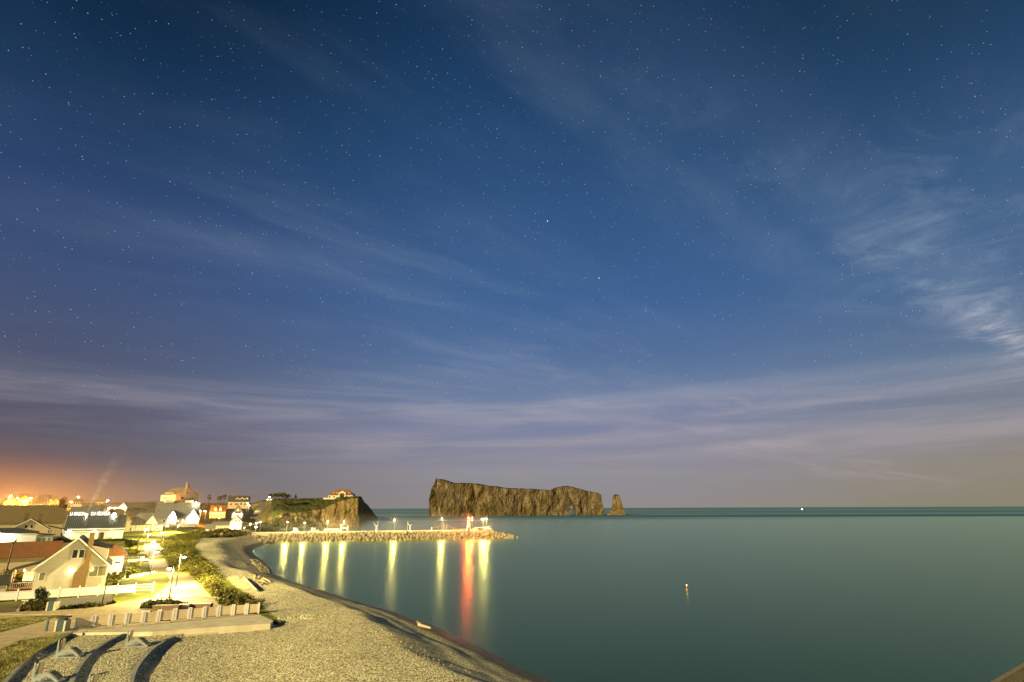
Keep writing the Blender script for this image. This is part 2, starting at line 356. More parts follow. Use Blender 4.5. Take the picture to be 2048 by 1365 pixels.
mi = np.where(isgrass[:-1, :-1].reshape(-1), np.where(YY[:-1, :-1].reshape(-1) > 330, 2, 1), 0)
for m in (M_gravel, M_grass, M_turf): me.materials.append(m)
me.polygons.foreach_set('material_index', mi.astype(np.int32)); me.polygons.foreach_set('use_smooth', np.ones(len(q), bool)); me.update()
tag(link('ground', me), kind='structure')

# ---------------------------------------------------------------- sea
def sea_mat():
    m, b = new_mat('sea_water'); g = N('ShaderNodeNewGeometry').outputs['Position']
    s3 = N('ShaderNodeSeparateXYZ'); nt.links.new(g, s3.inputs[0])
    mp = N('ShaderNodeVectorMath', operation='MULTIPLY'); nt.links.new(g, mp.inputs[0]); mp.inputs[1].default_value = (.0006, .0022, 1)
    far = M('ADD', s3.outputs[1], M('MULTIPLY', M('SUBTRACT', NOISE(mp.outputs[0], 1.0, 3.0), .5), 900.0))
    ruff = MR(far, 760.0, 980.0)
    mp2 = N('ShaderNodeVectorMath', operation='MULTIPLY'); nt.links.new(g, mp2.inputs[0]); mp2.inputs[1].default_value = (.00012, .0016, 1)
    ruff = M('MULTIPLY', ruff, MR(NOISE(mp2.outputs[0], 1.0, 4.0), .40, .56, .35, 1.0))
    nt.nodes.remove(b)
    bn = N('ShaderNodeBump'); bn.inputs['Distance'].default_value = .02; bn.inputs['Strength'].default_value = .25
    mp3 = N('ShaderNodeVectorMath', operation='MULTIPLY'); nt.links.new(g, mp3.inputs[0]); mp3.inputs[1].default_value = (.25, .9, 1)
    put(bn.inputs['Height'], NOISE(mp3.outputs[0], 1.0, 3.0))
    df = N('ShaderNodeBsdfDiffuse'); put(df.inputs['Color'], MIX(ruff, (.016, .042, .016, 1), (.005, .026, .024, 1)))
    gl = N('ShaderNodeBsdfAnisotropic'); put(gl.inputs['Color'], MIX(ruff, (.80, .97, .66, 1), (.10, .24, .30, 1))); put(gl.inputs['Roughness'], M('ADD', .25, M('MULTIPLY', ruff, .30))); nt.links.new(bn.outputs[0], gl.inputs['Normal'])  # ruffled bands: their darker sky reflection is put into the gloss colour
    fr = N('ShaderNodeFresnel'); fr.inputs['IOR'].default_value = 1.33
    mx = N('ShaderNodeMixShader'); nt.links.new(fr.outputs[0], mx.inputs[0]); nt.links.new(df.outputs[0], mx.inputs[1]); nt.links.new(gl.outputs[0], mx.inputs[2])
    nt.links.new(mx.outputs[0], nt.nodes['Material Output'].inputs['Surface'])
    return m
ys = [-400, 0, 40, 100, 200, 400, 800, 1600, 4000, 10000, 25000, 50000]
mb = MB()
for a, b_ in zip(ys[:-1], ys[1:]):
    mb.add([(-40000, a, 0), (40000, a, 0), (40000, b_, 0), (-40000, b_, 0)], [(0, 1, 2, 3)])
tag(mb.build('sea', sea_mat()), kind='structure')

# ---------------------------------------------------------------- sea rocks and headland
def rock_mat(name, c1, c2, c3, top):
    m, b = new_mat(name); tcn = N('ShaderNodeNewGeometry'); g = tcn.outputs['Position']
    mp = N('ShaderNodeVectorMath', operation='MULTIPLY'); nt.links.new(g, mp.inputs[0]); mp.inputs[1].default_value = (1, 1, .6)
    n1 = NOISE(mp.outputs[0], .075, 10.0, .74, .4); n2 = NOISE(g, .018, 5.0)
    c = RAMP(n1, [(.30, c1), (.50, c2), (.68, c3)])
    c = MIX(MR(n2, .42, .62, 0.0, .7), c, MIX(1.0, c, (.85, .78, .42, 1), 'MULTIPLY'))
    s3 = N('ShaderNodeSeparateXYZ'); nt.links.new(tcn.outputs['Normal'], s3.inputs[0])
    c = MIX(MR(M('ADD', s3.outputs[2], M('MULTIPLY', M('SUBTRACT', n1, .5), 1.0)), .40, .72), c, top)
    put(b.inputs['Base Color'], c); b.inputs['Roughness'].default_value = .95; b.inputs['Specular IOR Level'].default_value = .1
    wob = N('ShaderNodeVectorMath', operation='ADD'); nt.links.new(mp.outputs[0], wob.inputs[0]); nz_ = N('ShaderNodeTexNoise'); nz_.inputs['Scale'].default_value = .05; nz_.inputs['Detail'].default_value = 4
    nt.links.new(g, nz_.inputs['Vector']); scl = N('ShaderNodeVectorMath', operation='SCALE'); nt.links.new(nz_.outputs['Color'], scl.inputs[0]); scl.inputs['Scale'].default_value = 22.0; nt.links.new(scl.outputs[0], wob.inputs[1])
    cr = []
    for sc_, st in ((.035, (1, 1, .55)), (.10, (1, 1, .8)), (.27, (1, 1, 1.3))):
        mv = N('ShaderNodeVectorMath', operation='MULTIPLY'); nt.links.new(wob.outputs[0], mv.inputs[0]); mv.inputs[1].default_value = st
        v = N('ShaderNodeTexVoronoi', feature='DISTANCE_TO_EDGE'); v.inputs['Scale'].default_value = sc_; nt.links.new(mv.outputs[0], v.inputs['Vector']); cr.append(MR(v.outputs['Distance'], .0, .22))
    hgt = M('ADD', M('MULTIPLY', cr[0], .55), M('ADD', M('MULTIPLY', cr[1], .30), M('ADD', M('MULTIPLY', cr[2], .16), M('MULTIPLY', NOISE(mp.outputs[0], .22, 10.0, .72, .4), .9))))
    bn = N('ShaderNodeBump'); bn.inputs['Distance'].default_value = 6.0; bn.inputs['Strength'].default_value = .9
    put(bn.inputs['Height'], hgt); nt.links.new(bn.outputs[0], b.inputs['Normal'])
    return m
M_rock = rock_mat('ochre_limestone', (.055, .042, .025, 1), (.15, .112, .062, 1), (.31, .25, .165, 1), (.022, .028, .015, 1))
M_cliff = rock_mat('ochre_cliff', (.14, .10, .045, 1), (.30, .21, .09, 1), (.42, .31, .14, 1), (.085, .088, .024, 1))
def fbm(p, s, o=5): return mnoise.fractal(Vector(p) * s, 1.0, 2.0, o)

def island(name, outline, base_y, thick, holes, nz=34, step=1.6, rough=1.0, label='', cat='rock', lean=.12):
    """outline: list of (px, py_top); front foot follows base_y(px) on the water."""
    xs = np.arange(outline[0][0], outline[-1][0] + .01, step); nxs = len(xs)
    tops = np.interp(xs, [p[0] for p in outline], [p[1] for p in outline])
    mbx = MB(); front = {}; back = {}
    for i, px in enumerate(xs):
        foot = G(px, base_y(px), 0); top = D(px, tops[i], foot.y + 12).z
        u = i / (nxs - 1); endk = min(1, min(u, 1 - u) / .04)
        th = thick * (.35 + .65 * math.sqrt(max(endk, 0)))
        for side, dct in ((0, front), (1, back)):
            for j in range(nz + 1):
                v = j / nz; z = -3 + (top + 3) * v
                back_off = lean * z if side == 0 else th - lean * z * .6
                if j == nz: back_off = (lean * z + th * .25) if side == 0 else th * .6
                yy = foot.y + back_off
                n1 = fbm((foot.x, z * .35 + side * 900, 3), .022, 6); n2 = fbm((foot.x, z * .6, 11 + side), .07, 5)
                yy += rough * (n1 * 5.5 + n2 * 3) * min(1, v * 3 + .3) * (1 if side == 0 else -1)
                n3 = fbm((foot.x, z, 77), .05, 4)
                xx = foot.x * (yy / foot.y) + rough * n3 * 2.5
                dct[i, j] = len(mbx.v); mbx.v.append((xx, yy, z + (rough * fbm((foot.x, 5, 5), .05, 4) * 1.5 if j == nz else 0)))
    gone = lambda i, j: any(h(xs[i] + step / 2, (j + .5) / nz) for h in holes)
    for i in range(nxs - 1):
        for j in range(nz):
            if gone(i, j): continue
            mbx.f.append((front[i, j], front[i + 1, j], front[i + 1, j + 1], front[i, j + 1]))
            mbx.f.append((back[i + 1, j], back[i, j], back[i, j + 1], back[i + 1, j + 1]))
            for (di, dj), e in (((-1, 0), ((0, 0), (0, 1))), ((1, 0), ((1, 1), (1, 0))), ((0, 1), ((0, 1), (1, 1)))):
                a, b_ = i + di, j + dj
                if 0 <= a < nxs - 1 and b_ < nz and gone(a, b_):
                    (p, q_), (r, s) = e
                    mbx.f.append((front[i + p, j + q_], front[i + r, j + s], back[i + r, j + s], back[i + p, j + q_])[::-1])
        mbx.f.append((front[i, nz], front[i + 1, nz], back[i + 1, nz], back[i, nz]))
    for j in range(nz):
        mbx.f.append((back[0, j], front[0, j], front[0, j + 1], back[0, j + 1]))
        mbx.f.append((front[nxs - 1, j], back[nxs - 1, j], back[nxs - 1, j + 1], front[nxs - 1, j + 1]))
    mbx.m = [0] * len(mbx.f)
    return tag(mbx.build(name, M_rock, None, True), label, cat)
ROCK = [(857, 1020), (859, 985), (864, 966), (869, 955.5), (876, 958), (886, 959), (895, 962), (905, 966), (915, 967), (925, 965.5), (940, 966), (955, 968), (975, 971), (1000, 975), (1030, 977),
        (1050, 976.5), (1075, 979), (1098, 980), (1108, 976), (1120, 974), (1135, 972.5), (1148, 974), (1165, 979), (1185, 983), (1200, 987), (1204, 991), (1206, 1003), (1208, 1020)]
def arch(px, v): 
    w = 3.6 * math.sqrt(max(0, 1 - (v / .37) ** 2)); return v < .37 and abs(px - 1145 + v * 4) < w
island('pierced_rock', ROCK, lambda x: 1033.3 - (x - 857) / 351 * 2.6, 60, [arch], step=1.2, nz=44, label='long flat-topped ochre rock island with a small arch near its right end')
STACK = [(1213, 1028.5), (1220, 1023), (1224, 1016), (1226, 1006), (1227.5, 993), (1230, 990), (1236, 989.5), (1240, 991), (1242, 997), (1245, 1010), (1249, 1022), (1252, 1028.5)]
island('sea_stack', STACK, lambda x: 1030.6, 36, [], step=.8, nz=30, rough=.45, label='lone tapering rock stack standing right of the long rock island', lean=.08)

def headland():
    cols = []   # px, base y, brow y, top y, rear setback, base distance offset
    C = [(462, 1050, 1049.5, 1022, 60), (500, 1053, 1051, 1008, 60), (525, 1055, 1048, 1001, 60), (545, 1056, 1036, 997.5, 55), (565, 1055.5, 1029, 996.5, 55), (590, 1054.5, 1024, 997, 50),
         (615, 1054, 1021, 997, 46), (640, 1053.6, 1018, 996.5, 40), (655, 1053.5, 1013, 996, 34), (668, 1053.5, 1007, 995.5, 26), (680, 1053.4, 1001, 994.5, 18), (695, 1053.3, 997.5, 993.5, 12),
         (708, 1053.2, 995.5, 993, 9), (718, 1053, 994, 992.5, 7), (723, 1052.5, 996, 994, 6), (726, 1048, 1002, 1000, 6), (729, 1044.5, 1006, 1005, 6), (735, 1042.5, 1011, 1010, 6), (743, 1041, 1021, 1020, 6), (750, 1040, 1031, 1030, 6), (757, 1038.5, 1036.5, 1036, 4)]
    A = np.array(C); px = np.concatenate([np.arange(462, 723, 2.0), np.arange(723, 757.1, 1.2)])
    I = lambda k: np.interp(px, A[:, 0], A[:, k])
    by, wy, ty, sb = I(1), I(2), I(3), I(4)
    nF, nS, nT = 26, 14, 6
    mbh = MB(); rows = nF + nS + nT
    for i in range(len(px)):
        f = G(px[i], by[i], 0); 
        brow = D(px[i], wy[i], f.y + 10); top = D(px[i], ty[i], f.y + 10 + sb[i])
        rear = Vector((top.x - 40, top.y + 160, max(top.z - 4, -2)))
        for k in range(rows + 1):
            if k <= nF: t = k / nF; p = Vector((f.x, f.y, -2)).lerp(brow, t)
            elif k <= nF + nS: t = (k - nF) / nS; p = brow.lerp(top, t)
            else: p = top.lerp(rear, (k - nF - nS) / nT)
            if k <= nF:
                gro = fbm((p.x, p.y, p.z * .25), .06, 6) * 3.2 + fbm((p.x, p.y, p.z * .4), .17, 4) * 1.6
                p = p + Vector((0, gro * min(1, 4 * k / nF + .2) * (.3 if k == nF else 1), 0))
            elif k < nF + nS: p = p + Vector((0, 0, fbm((p.x, p.y, 3), .05, 4) * 1.6 - .5))
            elif k > nF + nS: p = p + Vector((0, 0, fbm((p.x, p.y, 3), .03, 3) * .6))
            mbh.v.append(tuple(p))
    n = rows + 1
    for i in range(len(px) - 1):
        for k in range(rows): mbh.f.append((i * n + k, (i + 1) * n + k, (i + 1) * n + k + 1, i * n + k + 1))
    mbh.m = [0] * len(mbh.f)
    tag(mbh.build('headland', M_cliff, None, True), kind='structure')
headland()

# ---------------------------------------------------------------- boardwalks, platform, terraces
def scan(P, y):
    xs = []
    for (ax, ay), (bx, by) in zip(P, P[1:] + P[:1]):
        if (ay > y) != (by > y): xs.append(ax + (y - ay) / (by - ay) * (bx - ax))
    return sorted(xs)
def planked(name, P, z, w, mat, ymax=1e9):
    """boards laid crosswise, one object each, inside the outline P"""
    root = tag(link(name, None), kind='structure')
    y = min(p[1] for p in P) + .02; k = 0
    while y + w < min(ymax, max(p[1] for p in P)):
        a, b = scan(P, y), scan(P, y + w - .02)
        if len(a) == len(b):
            for i in range(0, len(a) - 1, 2):
                zz_ = z + rnd.uniform(-.008, .008)
                mbp = MB().hexa([(a[i], y, z - .12), (a[i + 1], y, z - .12), (b[i + 1], y + w - .02, z - .12), (b[i], y + w - .02, z - .12),
                                 (a[i], y, zz_), (a[i + 1], y, zz_), (b[i + 1], y + w - .02, zz_), (b[i], y + w - .02, zz_)])
                mbp.build('plank', mat, root); k += 1
        y += w
    return root
def sheet(name, P, z, t, mat, kind='structure'):
    return tag(MB().slab([(x, y, z) for x, y in P], t).build(name, mat), kind=kind)
planked('boardwalk', BW, Z0, .46, M_plank)
planked('promenade', PROM, Z0, .50, mk('promenade_board', (.33, .27, .16), .8, .18, 1.0, .01, 20), 150)
sheet('far_promenade', PRF, Z0 + .14, .45, mk('pale_paving', (.50, .43, .29), .8, .15, .5))
for pp in PATHS: sheet('path', pp, Z0 + .16, .4, M_conc)
sheet('dirt_lot', poly([(-150, 1222), (0, 1205), (52, 1204), (33, 1224), (0, 1225.5), (-150, 1233)], Z0), Z0 - .02, .3, M_dirt)
mb = MB()
for a, b_ in (((-150, 1220), (0, 1203)), ((0, 1203), (54, 1202)), ((54, 1202), (35, 1223))):
    p, q_ = G(*a, Z0), G(*b_, Z0); n = Vector((-(q_ - p).y, (q_ - p).x, 0)).normalized() * .15
    mb.hexa([p - n - Vector((0, 0, .2)), q_ - n - Vector((0, 0, .2)), q_ + n - Vector((0, 0, .2)), p + n - Vector((0, 0, .2))] + [v + Vector((0, 0, .12)) for v in (p - n, q_ - n, q_ + n, p + n)])
tag(mb.build('dirt_lot_kerb', M_conc), kind='structure')

# concrete platform with a lower ledge
def ground_quad(px, z): return [G(x, y, z) for x, y in px]
t = tag(link('concrete_platform', None), kind='structure')
top = ground_quad([(148, 1263.5), (345, 1250), (519, 1230), (546, 1243)], Z0) + [Vector(G(546, 1243, Z0)) + Vector((-.4, -1.2, 0))]
P5 = [G(147, 1262, Z0), G(300, 1250, Z0), G(519, 1229.5, Z0), G(547, 1242, Z0), G(541, 1247.5, Z0), G(421, 1255, Z0), G(305, 1263.7, Z0), G(150, 1266, Z0)]
MB().slab(P5[::-1], 1.5).build('slab', M_conc, t)
led = [G(150, 1272, 2.6), G(352, 1273, 2.6), G(555, 1252.5, 2.6), G(552, 1248, 2.6), G(345, 1266, 2.6), G(150, 1268, 2.6)]
MB().slab(led, .9).build('ledge', M_conc, t)

# curved retaining walls of the gravel terraces
def wall_strip(name, label, P, z0, z1, w, mat):
    pts = []
    for (ax, ay), (bx, by) in zip(P[:-1], P[1:]):
        for k in range(4): pts.append((ax + (bx - ax) * k / 4, ay + (by - ay) * k / 4))
    pts.append(P[-1]); 
    for _ in range(3): pts = [pts[0]] + [((a[0] + 2 * b[0] + c[0]) / 4, (a[1] + 2 * b[1] + c[1]) / 4) for a, b, c in zip(pts, pts[1:], pts[2:])] + [pts[-1]]
    mbw = MB(); L = []
    for i, p in enumerate(pts):
        a, b = pts[max(0, i - 1)], pts[min(len(pts) - 1, i + 1)]; d = Vector((b[0] - a[0], b[1] - a[1], 0)).normalized(); n = Vector((-d.y, d.x, 0)) * w / 2
        P0 = Vector((p[0], p[1], 0)); L += [P0 - n + Vector((0, 0, z0)), P0 + n + Vector((0, 0, z0)), P0 + n + Vector((0, 0, z1 - .03)), P0 + n * .85 + Vector((0, 0, z1)), P0 - n * .85 + Vector((0, 0, z1)), P0 - n + Vector((0, 0, z1 - .03))]
    m_ = 6; fs = [(i * m_ + k, i * m_ + (k + 1) % m_, (i + 1) * m_ + (k + 1) % m_, (i + 1) * m_ + k) for i in range(len(pts) - 1) for k in range(m_)]
    fs += [tuple(range(m_))[::-1], tuple(range((len(pts) - 1) * m_, len(pts) * m_))]
    mbw.add(L, fs); return tag(mbw.build(name, mat), label, 'wall', 'curved walls of the gravel terraces')
wall_strip('retaining_wall', 'curved concrete wall along the edge of the grass slope', WALLS[0], 1.5, 3.14, .34, M_concd)
wall_strip('retaining_wall', 'curved concrete wall between the two gravel terraces', WALLS[1], 1.2, 2.98, .34, M_concd)
wall_strip('retaining_wall', 'curved concrete wall between the gravel terrace and the open beach', WALLS[2], .8, 2.78, .34, M_concd)
for (px, py, z, lab) in ((156, 1278, 2.5, 'square concrete block at the top end of the wall by the grass'), (266, 1276, 2.1, 'square concrete block at the top end of the terrace behind a lounger')):
    p = G(px, py, z); mb = MB(); b = .55
    mb.hexa([(-b, -b, -.2), (b, -b, -.2), (b, b, -.2), (-b, b, -.2), (-b * .94, -b * .94, .62), (b * .94, -b * .94, .62), (b * .94, b * .94, .62), (-b * .94, b * .94, .62)])
    tag(mb.build('concrete_block', M_conc, loc=p, rot=(0, 0, .2)), lab, 'block', 'concrete blocks on the terraces')

# picket railing on the platform
def railing():
    Xp = [(150, 1259), (181.5, 1255.8), (187, 1255.2), (217, 1252.6), (221, 1252.2), (250, 1249.7), (254.5, 1249.2), (283, 1246.8), (287, 1246.4), (314, 1244), (318, 1243.6), (345, 1241.2), (350, 1240.8), (376, 1238.6), (380, 1238.2), (405, 1236.2),
          (409, 1235.8), (434, 1233.6), (438, 1233.2), (463, 1231.2), (467, 1230.9), (490, 1229.2), (494, 1228.9), (516.5, 1227.3)]
    root = thing('picket_railing', 'white post and wood picket railing along the concrete platform', 'railing', G(*Xp[0], Z0))
    o0 = root.location; pm = MB().box(-.09, .09, -.09, .09, 0, 1.18).mesh('post', M_white); rm = {}
    pick = MB().box(-.038, .038, -.02, .02, .14, 1.02).mesh('picket', M_rail)
    pts = [G(*p, Z0) - o0 for p in Xp]
    for i in range(0, len(pts), 2):
        a, b = pts[i], pts[i + 1]; d = b - a; ang = math.atan2(d.y, d.x)
        for p in (a, b): link('post', pm, root, p, (0, 0, ang))
        L = d.length
        for z in (.16, 1.02): MB().box(.08, L - .08, -.03, .03, z - .03, z + .03).build('rail', M_rail, root, loc=a, rot=(0, 0, ang))
        for k in range(13): link('picket', pick, root, a + d * ((k + 1) / 14), (0, 0, ang))
railing()

# chaise loungers on the terraces
def lounger():
    root = thing('lounger', '', 'lounger')
    prof = [(-.55, 1.32), (-.50, .30), (-.40, .34), (-.1, .50), (.20, .62), (.45, .60), (.75, .45), (1.05, .22), (1.25, .12)]
    for y in (-.36, .36):
        mb = MB(); pts = [(-.55, 1.35), (-.47, 1.35), (-.43, .40)] + prof[2:]
        up = [(-.52, 1.36), (-.44, .38), (-.25, .42), (0, .56), (.22, .66), (.45, .65), (.72, .50), (1.0, .28), (1.28, .10)]
        dn = [(-.62, 1.36), (-.60, .02), (-.42, .02), (-.20, .20), (.12, .38), (.40, .42), (.60, .36), (.85, .18), (1.12, .02)]
        n = len(up); vs = [(x, y - .03, z) for x, z in up] + [(x, y - .03, z) for x, z in dn] + [(x, y + .03, z) for x, z in up] + [(x, y + .03, z) for x, z in dn]
        fs = []
        for i in range(n - 1):
            fs += [(n + i, n + i + 1, i + 1, i), (2 * n + i, 2 * n + i + 1, 3 * n + i + 1, 3 * n + i), (i, i + 1, 2 * n + i + 1, 2 * n + i), (3 * n + i, 3 * n + i + 1, n + i + 1, n + i)]
        fs += [(n, 0, 2 * n, 3 * n), (n - 1, 2 * n - 1, 4 * n - 1, 3 * n - 1)]
        mb.add(vs, fs); mb.build('side_frame', M_steel, root)
    MB().box(-.75, 1.40, -.42, .42, -.05, .02).build('base_plate', M_steel, root)
    sl = MB().box(-.055, .055, -.33, .33, -.02, .02).mesh('slat', M_drift)
    seat = [(-.36, .41), (-.22, .47), (-.08, .545), (.06, .61), (.20, .665), (.34, .675), (.48, .65), (.60, .585), (.72, .515), (.84, .43), (.96, .335), (1.08, .25)]
    for i, (x, z) in enumerate(seat):
        nx_, nz_ = seat[min(i + 1, len(seat) - 1)], seat[max(i - 1, 0)]
        link('slat', sl, root, (x, 0, z), (0, -math.atan2(nx_[1] - nz_[1], nx_[0] - nz_[0]), 0))
    bs = MB().box(-.02, .02, -.045, .045, .50, 1.32).mesh('back_slat', M_drift)
    for k in range(5): link('back_slat', bs, root, (-.47, -.26 + k * .13, 0), (0, R(4), 0))
    return root
LG = lounger()
for i, (px, py, z, rz, lab) in enumerate([(131, 1314, 2.87, .12, 'lounger on the upper gravel terrace, beside the wall of the grass slope'),
                                          (268, 1293, 2.70, .12, 'lounger on the lower gravel terrace below the railing'),
                                          (86, 1365, 2.87, .10, 'slatted lounger at the very bottom left, nearest of the loungers'),
                                          (196, 1392, 2.70, .10, 'lounger mostly below the picture edge, only its back showing')]):
    o = LG if i == 0 else copy_tree(LG); p = G(px, py, z)
    o.location = (p.x, p.y, p.z + .04); o.rotation_euler.z = rz; tag(o, lab, None, 'loungers on the gravel terraces')

# litter bins, bollard, planters
def bin_(px, py, rz, lab):
    p = G(px, py, Z0); root = thing('litter_bin', lab, 'bin', p, rz, 'litter bins by the boardwalk')
    MB().box(-.32, .32, -.40, .40, .03, 1.12).build('body', M_teal, root)
    MB().slab([(-.48, -.46, 1.34), (.48, -.46, 1.34), (.48, .46, 1.34), (-.48, .46, 1.34)], .12).build('lid', M_dark, root)
    for s in (-1, 1): MB().box(s * .41 - .085, s * .41 + .085, -.44, .44, 0, 1.0).build('side_panel', M_cream, root)
    MB().box(-.30, .30, -.425, -.405, .30, .85).build('front_door', M_teal, root)
    MB().box(-.24, .24, -.44, -.41, 1.13, 1.20).build('slot', M_dark, root)
bin_(123, 1262, .12, 'teal litter bin with cream sides at the left end of the railing')
bin_(104, 1221, .12, 'litter bin with cream sides in front of the tan retaining wall')
t = thing('bollard', 'slim teal post on the boardwalk beside the bin', 'post', G(92, 1263, Z0))
MB().box(-.09, .09, -.06, .06, 0, 1.08).build('post_shaft', M_teal, t); MB().box(-.10, .10, -.07, .07, 1.083, 1.12).build('cap', M_steel, t)
def planter(px, py, w, d, h, rz, lab, mat, topm):
    t = thing('planter_bench', lab, 'bench', G(px, py, Z0), rz, 'benches behind the railing')
    MB().box(0, w, 0, d, 0, h).build('base', mat, t)
    n = 4
    for k in range(n): MB().box(-.06, w + .06, d / n * k + .02, d / n * (k + 1) - .02, h + .003, h + .07).build('seat_board', topm, t)
planter(303, 1226, 3.0, .9, .70, .09, 'long brown wooden bench behind the railing by the shrubs', M_wood, M_wood)
planter(374, 1220, 2.7, .85, .62, .09, 'white-topped bench behind the railing on the promenade', M_wood, M_white)
planter(353, 1222, 1.3, .8, .62, .09, 'short cream box bench between the brown and the white bench', M_cream, M_cream)

# white vinyl fence and tan retaining wall by the house
def vinyl_fence():
    pts = [(-95, 1208), (-52, 1206), (-10, 1203.5), (32, 1201), (75, 1198.5), (116, 1196), (156, 1193.5), (195, 1191), (233, 1188.5), (269, 1186.5), (305, 1184.5)]
    P = [G(x, y, 3.25) for x, y in pts]; root = thing('panel_fence', 'long white panel fence in front of the gabled house', 'fence', P[0])
    pm = MB().box(-.07, .07, -.07, .07, -.1, 1.3).lathe([(.10, 1.3), (.10, 1.34), (.01, 1.44)], 4).mesh('post', M_white)
    for i, (a, b) in enumerate(zip(P[:-1], P[1:])):
        a, b = a - P[0], b - P[0]; d = b - a; ang = math.atan2(d.y, d.x); L = d.length
        link('post', pm, root, a, (0, 0, ang))
        if i < 9:
            MB().box(.07, L - .07, -.03, .03, .10, 1.02).build('panel', M_white, root, loc=a, rot=(0, 0, ang))
            MB().box(.07, L - .07, -.05, .05, 1.05, 1.15).build('top_rail', M_white, root, loc=a, rot=(0, 0, ang))
        else:
            for z in (.3, .7, 1.05): MB().box(.07, L - .07, -.03, .03, z, z + .1).build('rail', M_white, root, loc=a, rot=(0, 0, ang))
    link('post', pm, root, P[-1] - P[0])
vinyl_fence()
a, b_ = G(112, 1216, Z0), G(223, 1207, Z0); d = b_ - a; L = d.length
t = thing('tan_retaining_wall', 'tan wooden retaining wall below the white fence', 'wall', a, math.atan2(d.y, d.x))
for k in range(3): MB().box(0, L, -.08, .08, k * .36 - .05, k * .36 + .30).build('board', M_yellow if False else M_cream, t)
for k in range(5): MB().box(L * k / 4 - .08, L * k / 4 + .08, .09, .25, 0, 1.08).build('post', M_wood, t)

# ---------------------------------------------------------------- vegetation
def leaf_cloud(pts, size, n, squash=.7, seed=1):
    """n small bent leaves around each (x, y, z, radius)"""
    rs = np.random.RandomState(seed); P = np.array(pts, float); k = np.repeat(np.arange(len(P)), n); c = P[k]
    d = rs.normal(size=(len(k), 3)); d /= np.linalg.norm(d, axis=1)[:, None]; r = rs.rand(len(k)) ** .45
    c3 = c[:, :3] + d * (r * c[:, 3])[:, None] * np.array([1, 1, squash]); c3[:, 2] = np.maximum(c3[:, 2], c[:, 2] - c[:, 3] * .6)
    a = rs.normal(size=(len(k), 3)); a /= np.linalg.norm(a, axis=1)[:, None]; b = np.cross(a, rs.normal(size=(len(k), 3))); b /= np.linalg.norm(b, axis=1)[:, None]
    s = (size * (.6 + .8 * rs.rand(len(k))))[:, None]
    v = np.stack([c3 - a * s, c3 + b * s * .5, c3 + a * s, c3 - b * s * .5], 1).reshape(-1, 3)
    f = np.arange(len(v)).reshape(-1, 4); return v, f
def leaf_obj(name, pts, size, n, mats, parent=None, seed=1, squash=.7):
    v, f = leaf_cloud(pts, size, n, squash, seed); me = bpy.data.meshes.new(name)
    me.vertices.add(len(v)); me.vertices.foreach_set('co', v.ravel()); me.loops.add(f.size); me.loops.foreach_set('vertex_index', f.ravel().astype(np.int32))
    me.polygons.add(len(f)); me.polygons.foreach_set('loop_start', np.arange(0, f.size, 4, dtype=np.int32))
    mats = mats if isinstance(mats, list) else [mats]
    for m in mats: me.materials.append(m)
    me.polygons.foreach_set('material_index', ((np.arange(len(f)) // n) * 7919 % len(mats)).astype(np.int32)); me.update(); me.validate()
    return link(name, me, parent)
def fill(px, z, spacing, rad, seed, hmul=.5):
    P = poly(px, z); rs = random.Random(seed); A = np.array(P); out = []
    area = (A[:, 0].max() - A[:, 0].min()) * (A[:, 1].max() - A[:, 1].min()); n = int(area / spacing ** 2)
    X = np.array([rs.uniform(A[:, 0].min(), A[:, 0].max()) for _ in range(n)]); Y = np.array([rs.uniform(A[:, 1].min(), A[:, 1].max()) for _ in range(n)])
    ok = inside(X, Y, P); X, Y = X[ok], Y[ok]; H = heights(X, Y)
    for x, y, h in zip(X, Y, H):
        r = rad * rs.uniform(.55, 1.25); out.append((x, y, h + r * hmul, r))
    return out
DUNES = [('dune_shrubs', [(318, 1096), (336, 1082), (380, 1070), (402, 1080), (388, 1094), (380, 1112), (352, 1110)], 1.7, 1.3, [M_leafA, M_leafB, M_leafA]),
         ('dune_shrubs', [(330, 1120), (345, 1113), (392, 1116), (425, 1142), (436, 1160), (455, 1182), (476, 1196), (470, 1202), (432, 1200), (382, 1148), (352, 1145)], 1.05, .95, [M_leafA, M_leafA, M_leafB]),
         ('dune_shrubs', [(432, 1202), (470, 1200), (492, 1203), (520, 1212), (505, 1222), (450, 1217)], .9, .8, [M_leafD, M_leafB, M_leafA]),
         ('dune_shrubs', [(322, 1112), (345, 1098), (372, 1102), (384, 1114), (340, 1116)], 1.2, 1.1, [M_leafA]),
         ('dune_shrubs', [(380, 1070), (420, 1062), (470, 1066), (500, 1072), (470, 1076), (400, 1080)], 2.2, 1.3, [M_leafB, M_leafA, M_leafD]),
         ('dune_shrubs', [(520, 1226), (532, 1232), (552, 1240), (549, 1244), (535, 1236)], .8, .6, [M_leafD]),
         ('bank_plants', [(52, 1215), (60, 1206), (105, 1204), (98, 1222), (38, 1224)], .7, .45, [M_leafB, M_leafD]),
         ('bank_plants', [(112, 1218), (225, 1208), (240, 1206), (200, 1215), (112, 1222)], .6, .3, [M_leafA, M_leafB]),
         ('bank_plants', [(276, 1217), (300, 1208), (345, 1205), (376, 1213), (350, 1214), (300, 1220)], .6, .5, [M_leafA, M_leafD])]
for i, (nm, px, spc, rad, mats) in enumerate(DUNES):
    tag(leaf_obj(nm, fill(px, 3.0, spc, rad, 20 + i), .17 if i != 4 else .3, 46, mats, seed=i + 3), kind='stuff')

